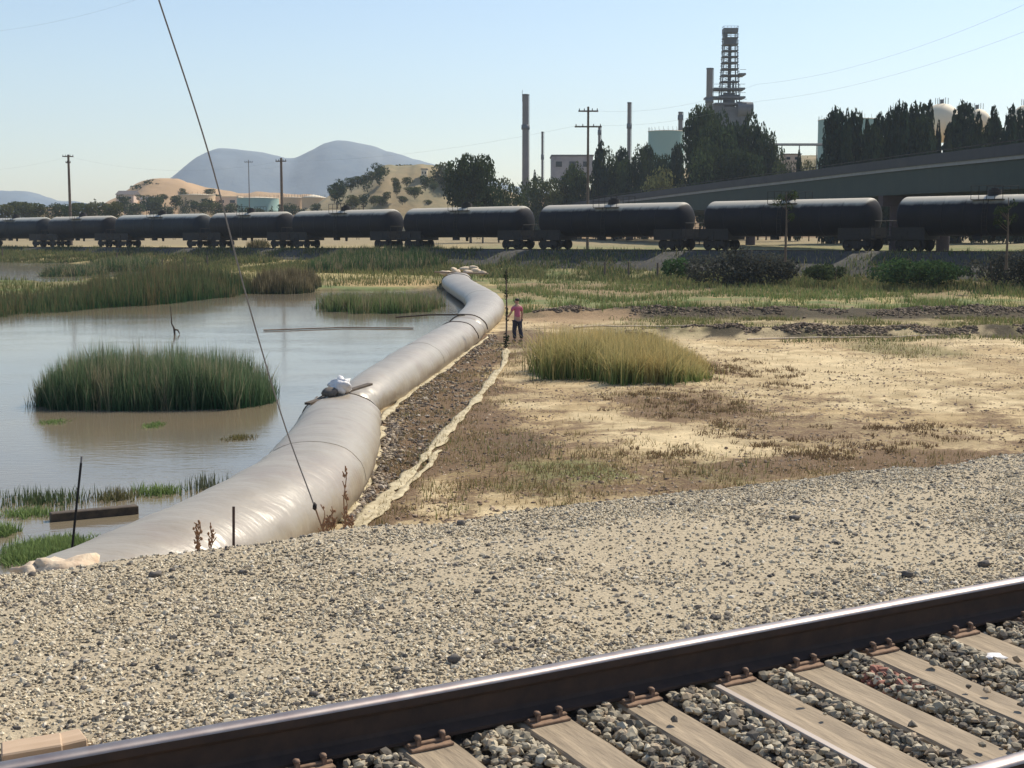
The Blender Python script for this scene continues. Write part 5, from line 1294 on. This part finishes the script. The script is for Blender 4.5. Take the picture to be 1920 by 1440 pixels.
far_ties = MB()
for s in np.arange(-12, 190, .6): far_ties.box(tr(s, 0, -.26), (.24, 2.6, .18), rz=RZ)
o = far_ties.build('far_ties', M['wood_dark']); tag(o, kind='stuff')

def make_car(L_, mtn):
    """tank car: local x along the track, z=0 at rail top"""
    root = thing('tank_car', 'x', 'tank car')
    TR = 1.50; zc = 2.62; hl = L_ / 2 - 1.05
    Mx = Matrix.Rotation(PI / 2, 3, 'Y')
    prof = []
    for k_ in range(9): a = PI / 2 * k_ / 8; prof.append((max(.01, TR * math.sin(a)), -hl + .62 * (1 - math.cos(a))))
    for x in np.linspace(-hl + .62, hl - .62, 9)[1:-1]: prof += [(TR, x - .10), (TR, x - .03), (TR + .006, x - .025), (TR + .006, x + .025), (TR, x + .03), (TR, x + .10)]
    for k_ in range(9): a = PI / 2 * (1 - k_ / 8); prof.append((max(.01, TR * math.sin(a)), hl - .62 * (1 - math.cos(a))))
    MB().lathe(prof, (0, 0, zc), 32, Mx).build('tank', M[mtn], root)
    dm = MB().cyl((0, 0, zc + TR - .1), (0, 0, zc + TR + .38), .55, .5, 14); ho = dm.build('dome_housing', M['steel_dark'], root)
    MB().cyl((0, 0, zc + TR + .38), (0, 0, zc + TR + .5), .3, .28, 10).build('hatch', M['steel_dark'], ho)
    wk = MB()
    for sy in (-1, 1):
        wk.box((0, sy * 1.05, zc + TR - .35), (2.6, .5, .06)); 
        for x in (-1.3, -.65, 0, .65, 1.3): wk.cyl((x, sy * 1.3, zc + TR - .35), (x, sy * 1.3, zc + TR + .65), .025, n=5)
        wk.cyl((-1.3, sy * 1.3, zc + TR + .65), (1.3, sy * 1.3, zc + TR + .65), .025, n=5); wk.cyl((-1.3, sy * 1.3, zc + TR + .2), (1.3, sy * 1.3, zc + TR + .2), .02, n=5)
    wk.build('walkway', M['steel_dark'], root)
    for sy in (-1, 1):
        ld = MB()
        for dx in (-.2, .2): ld.tube([(dx, sy * 1.62, .9), (dx, sy * 1.62, zc), (dx, sy * 1.35, zc + TR - .3)], .022, 5)
        for z in np.arange(1.0, zc + .9, .3): ld.cyl((-.2, sy * 1.62, z), (.2, sy * 1.62, z), .018, n=4)
        ld.build('ladder', M['steel_dark'], root)
    for sx in (-1, 1):
        uf = MB()
        uf.box((sx * (L_ / 2 - 2.1), 0, 1.02), (3.1, .7, .35)); uf.box((sx * (L_ / 2 - 2.1), 0, 1.25), (.5, 2.6, .7)); uf.box((sx * (L_ / 2 - .55), 0, 1.05), (.15, 2.8, .22))
        uf.box((sx * (L_ / 2 - 1.2), 1.35, 1.05), (1.4, .12, .15)); uf.box((sx * (L_ / 2 - 1.2), -1.35, 1.05), (1.4, .12, .15))
        uf.box((sx * (L_ / 2 - 2.35), 0, 1.32), (2.9, 2.5, .95))
        uf.build('underframe', M['steel_dark'], root)
    for sx in (-1, 1):
        hr = MB()
        for sy in (-1, 1):
            hr.tube([(sx * (L_ / 2 - .5), sy * 1.35, .55), (sx * (L_ / 2 - .5), sy * 1.35, 2.3)], .025, 5); hr.tube([(sx * (L_ / 2 - .95), sy * 1.38, .4), (sx * (L_ / 2 - .95), sy * 1.38, 1.9)], .025, 5)
            for z in (.5, .85, 1.2, 1.55, 1.9): hr.cyl((sx * (L_ / 2 - .95), sy * 1.38, z), (sx * (L_ / 2 - .5), sy * 1.38, z), .02, n=4)
        hr.tube([(sx * (L_ / 2 - .5), -1.35, 2.3), (sx * (L_ / 2 - .5), 1.35, 2.3)], .025, 5)
        hr.build('handrail', M['steel_dark'], root)
        cp = MB().box((sx * (L_ / 2 - .25), 0, .88), (.6, .2, .25)); cp.box((sx * (L_ / 2 - .02), .05, .88), (.18, .28, .28)); cp.build('coupler', M['steel_dark'], root)
        xt = sx * (L_ / 2 - 2.3)
        bg_ = MB()
        for sy in (-1, 1):
            bg_.box((xt, sy * .98, .60), (2.0, .14, .36)); bg_.box((xt, sy * .98, .38), (.9, .16, .42)); bg_.box((xt - .85, sy * .98, .48), (.35, .16, .28)); bg_.box((xt + .85, sy * .98, .48), (.35, .16, .28)); bg_.cyl((xt - .2, sy * 1.0, .3), (xt - .2, sy * 1.0, .62), .09, n=8); bg_.cyl((xt + .2, sy * 1.0, .3), (xt + .2, sy * 1.0, .62), .09, n=8)
        bg_.box((xt, 0, .6), (.4, 2.0, .3)); bo = bg_.build('truck', M['steel_dark'], root)
        for dx in (-.87, .87):
            for sy in (-1, 1): MB().lathe([(.01, -.07), (.10, -.07), (.12, -.04), (.36, -.04), (.38, -.07), (.46, -.06), (.455, .05), (.50, .055), (.50, .07), (.01, .07)], (xt + dx, sy * .75, .46), 20, Matrix.Rotation(PI / 2 * sy, 3, 'X')).build('wheel', M['steel_dark'], bo)
    MB().cyl((0, 0, 1.15), (0, 0, .75), .16, .12, 8).box((1.2, .3, 1.0), (.7, .3, .3)).build('outlet_valve', M['steel_dark'], root)
    return root
cuts = [2075, 1664, 1310, 1006, 758, 553, 402, 224, 103, -25, -130]
SS = [s_of_px(c) for c in cuts]
print('car lengths', np.round(np.diff(SS), 1))
labels = ['rightmost black tank car cut by the frame edge', 'black tank car second from the right, bright painted-in sunlit top', 'black tank car under the low end of the overpass, third from right', 'black tank car fourth from the right, below the tall smokestack', 'black tank car in the middle of the train, below the middle hill', 'black tank car right of the crossing guy wire', 'dark blue-black tank car left of the crossing guy wire', 'shorter black tank car third from the left', 'pale-topped blue-black leftmost tank car in view', 'tank car beyond the left frame edge'][:len(cuts) - 1]
protoc = {}
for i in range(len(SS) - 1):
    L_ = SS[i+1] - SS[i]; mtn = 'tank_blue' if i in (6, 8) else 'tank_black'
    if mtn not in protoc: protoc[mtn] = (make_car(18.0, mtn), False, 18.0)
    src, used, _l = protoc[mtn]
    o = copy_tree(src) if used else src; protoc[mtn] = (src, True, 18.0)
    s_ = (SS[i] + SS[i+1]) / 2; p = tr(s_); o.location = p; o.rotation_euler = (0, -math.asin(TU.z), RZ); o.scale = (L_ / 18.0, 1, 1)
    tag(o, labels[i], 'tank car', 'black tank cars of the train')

# utility poles and wires
def upole(label, px, pyt, d, arms, base=1.0, r_=.16, group='utility poles'):
    p = atd(px, pyt, d); h = p.z - base; o = thing('utility_pole', label, 'utility pole', (p.x, p.y, base), 0, group)
    MB().cyl((0, 0, -.5), (0, 0, h), r_ * 1.25, r_ * .85, 8).build('post', M['pole_wood'], o)
    for (dz, w_) in arms:
        ao = MB().box((0, -r_, h - dz), (w_, .14, .16)).build('crossarm', M['pole_wood'], o)
        for k_ in (-.45, -.2, .2, .45): MB().cyl((k_ * w_, -r_, h - dz + .08), (k_ * w_, -r_, h - dz + .3), .06, .04, 6).build('insulator', M['steel_dark'], ao)
    return p
pa = upole('utility pole at far left above the train', 128, 290, 235, [(.3, 1.8), (1.3, .8)], r_=.22)
pb = upole('utility pole in front of the mountain', 527, 296, 215, [(.5, 1.6)], r_=.21)
pc_ = upole('tall crossarm pole in front of the overpass end', 1103, 200, 160, [(.5, 2.2), (2.2, 3.0)], r_=.14)
pd_ = upole('faint thin pole left of the pole before the mountain', 466, 300, 420, [(.6, 2.5)], r_=.12)
def wire(label, pts, sag=1.0, r_=.007):
    out = []
    for a, b in zip(pts[:-1], pts[1:]):
        for k_ in range(12): f = k_ / 12; q = a.lerp(b, f); out.append(q - Vector((0, 0, sag * 4 * f * (1 - f))))
    out.append(pts[-1]); o = MB().tube(out, r_, 4).build('power_wire', M['wire']); tag(o, label, 'power wire', 'overhead power wires')
Z = Vector
wire('wire from the crossarm pole upper arm to the upper right', [pc_ - Z((0, 0, .4)), atd(1420, 158, 140), atd(1940, 0, 100)], 1.0)
wire('wire from the crossarm pole lower arm to the right', [pc_ - Z((0, 0, 2.0)), atd(1420, 190, 140), atd(1940, 52, 100)], .8)
wire('wire from the crossarm pole leftwards past the tall smokestack', [pc_ - Z((.9, 0, 2.0)), pb - Z((0, 0, .5))], 1.0)
wire('wire joining the two left poles', [pb - Z((0, 0, .5)), pa - Z((0, 0, .3))], 1.8)
wire('wire running left out of frame from the far left pole', [pa - Z((0, 0, .3)), atd(-120, 318, 240)], 1.0)
wire('wire from second pole rising faintly over the mountain', [pb - Z((0, .5, 1.2)), pd_ - Z((0, 0, .6))], 1.0)
wire('faint wire crossing the upper left corner', [atd(-40, 62, 150), atd(340, -32, 150)], .8)

# fence posts in front of the train
fps = [8, 222, 306, 349, 391, 680, 1133, 1178, 1232]
for i, px in enumerate(fps):
    d = s_of_px(px, 11.5); q = tr(d, 11.5, 0); zg = gz(q.x, q.y)
    o = MB().cyl((0, 0, -.3), (0, 0, 1.25), .09, .08, 7).build('fence_post', M['pole_wood']); o.location = (q.x, q.y, zg); o.rotation_euler = (0, random.uniform(-.06, .06), 0)
    tag(o, f'short dark fence post before the train, {ORD[i]} from the left', 'fence post', 'fence posts before the train')

# driftwood lines on the field
for i, (a_, b_, r_, lab) in enumerate([((1075, 609), (1300, 605), .05, 'pale thin branch lying along the dark berm right of the person'), ((1775, 616), (1925, 611), .06, 'pale long branch at the right edge of the field'), ((1400, 634), (1760, 628), .045, 'longest thin pale branch along the near berm'), ((1010, 577), (1090, 579), .05, 'short pale plank right of the person head')]):
    pts = []
    for k_ in range(9):
        f = k_ / 8; q = at(a_[0] + (b_[0] - a_[0]) * f, a_[1] + (b_[1] - a_[1]) * f, .3); pts.append((q.x, q.y + .25 * (float(vn(k_ * .9, i)) - .5), gz(q.x, q.y) + .06 + .05 * float(vn(k_, i * 3))))
    tag(MB().tube(pts, [r_ * (1 - .4 * k_ / 8) for k_ in range(9)], 6).build('branch', M['bag']), lab, 'branch', 'pale branches on the field')

# ---------------------------------------------------------------- overpass
KP = [(52, 55, 11.4), (48.5, 90, 11.7)] + [(lambda q: (q.x, q.y, q.z))(atd(px, py, d)) for px, py, d in [(1920, 268, 125), (1690, 297, 158), (1500, 322, 190), (1250, 355, 240), (1070, 382, 300)]] + [(6, 322, 6.5), (-6, 350, 3.0)]
OP = spline(KP, 6)
ovr = thing('overpass', 'long green girder road overpass sloping up to the right', 'overpass', (0, 0, 0))
def sweep(rects, P=OP):
    mb = MB(); n = len(P); rings = []
    for i in range(n):
        d_ = P[min(i+1, n-1), :2] - P[max(i-1, 0), :2]; d_ /= np.linalg.norm(d_); nn = np.array([-d_[1], d_[0]])
        if nn[0] > 0: nn = -nn          # towards the viewer's left/front
        rings.append((P[i], nn))
    for (o0, o1, z0, z1) in rects:
        vs = []
        for p, nn in rings:
            for o_, z_ in ((o0, z0), (o1, z0), (o1, z1), (o0, z1)): vs.append((p[0] + nn[0] * o_, p[1] + nn[1] * o_, p[2] + z_))
        mb.add(vs, [(i*4 + j, i*4 + (j+1) % 4, (i+1)*4 + (j+1) % 4, (i+1)*4 + j) for i in range(n - 1) for j in range(4)]); mb.add(vs, [(0, 1, 2, 3), tuple(range(len(vs) - 1, len(vs) - 5, -1))])
    return mb
sweep([(.2, -9.2, -1.35, -1.0)]).build('deck', M['concrete'], ovr)
sweep([(.35, .1, -1.0, 0), (-9.1, -9.35, -1.0, 0)]).build('parapet', M['parapet'], ovr)
for o_ in (0, -3, -6, -8.9): sweep([(o_, o_ - .12, -3.85, -1.352), (o_ + .2, o_ - .32, -3.95, -3.852)]).build('girder', M['girder'], ovr)
sweep([(.28, .2, .25, .33)]).build('handrail', M['steel_dark'], ovr)
stf = MB()
for i in range(0, len(OP) - 1):
    for f in np.linspace(0, 1, 3)[:-1]:
        p = OP[i] * (1 - f) + OP[i+1] * f; d_ = OP[i+1, :2] - OP[i, :2]; d_ /= np.linalg.norm(d_); nn = np.array([-d_[1], d_[0]]); nn = -nn if nn[0] > 0 else nn
        stf.box((p[0] + nn[0] * .05, p[1] + nn[1] * .05, p[2] - 2.22), (.05, .1, 1.7), rz=math.atan2(nn[1], nn[0]))

for i, px in enumerate([1668, 1312, 1120]):
    best = min(range(len(OP)), key=lambda j: abs(proj(OP[j, 0], OP[j, 1], OP[j, 2])[0] - px) if OP[j, 1] > 100 else 1e9)
    p = OP[best]; d_ = OP[best+1, :2] - OP[best-1, :2]; d_ /= np.linalg.norm(d_); nn = np.array([-d_[1], d_[0]]); nn = -nn if nn[0] > 0 else nn
    an = math.atan2(nn[1], nn[0])
    pr = MB(); cx, cy = p[0] - nn[0] * 4.4, p[1] - nn[1] * 4.4; zt = p[2] - 3.95
    pr.box((cx, cy, zt - .6), (9.4, 1.5, 1.2), rz=an)
    for o_ in (-1.6, -7.2): pr.cyl((p[0] + nn[0] * o_, p[1] + nn[1] * o_, 0), (p[0] + nn[0] * o_, p[1] + nn[1] * o_, zt - 1.2), .75, n=14)
    pr.build('pier', M['pier'], ovr)
# parked white van beyond the train
p = atd(906, 392, 290); o = thing('white_van', 'small white van parked behind the train near the big tree', 'van', (p.x, p.y, p.z), R(10))
MB().add([(-1.9, -.9, .35), (1.9, -.9, .35), (1.9, .9, .35), (-1.9, .9, .35), (-1.9, -.85, 1.9), (1.0, -.85, 1.9), (1.0, .85, 1.9), (-1.9, .85, 1.9), (1.5, -.88, 1.15), (1.5, .88, 1.15), (1.9, -.9, 1.05), (1.9, .9, 1.05)], [(0, 3, 2, 1), (4, 5, 6, 7), (0, 4, 7, 3), (0, 1, 10, 8, 5, 4), (3, 7, 6, 9, 11, 2), (5, 8, 9, 6), (8, 10, 11, 9), (1, 2, 11, 10)]).build('body', M['van'], o)
MB().box((-.4, -.875, 1.45), (2.2, .05, .5)).box((-.4, .875, 1.45), (2.2, .05, .5)).build('window', M['window_dark'], o)
for sx in (-1.2, 1.2):
    for sy in (-.8, .8): MB().cyl((sx, sy - .1, .35), (sx, sy + .1, .35), .35, n=14).build('wheel', M['steel_dark'], o)

# ---------------------------------------------------------------- haze
hm = bpy.data.materials.new('haze'); hm.use_nodes = True; n = hm.node_tree.nodes; n.remove(n['Principled BSDF'])
pv = n.new('ShaderNodeVolumePrincipled'); pv.inputs['Color'].default_value = (.74, .86, 1.0, 1); pv.inputs['Density'].default_value = .00017; pv.inputs['Anisotropy'].default_value = .0
hm.node_tree.links.new(pv.outputs[0], n['Material Output'].inputs['Volume'])
hz_ = MB().box((0, 0, 122), (6200, 6200, 266)).build('haze', hm); tag(hz_, kind='stuff')
print('done', len(bpy.data.objects))
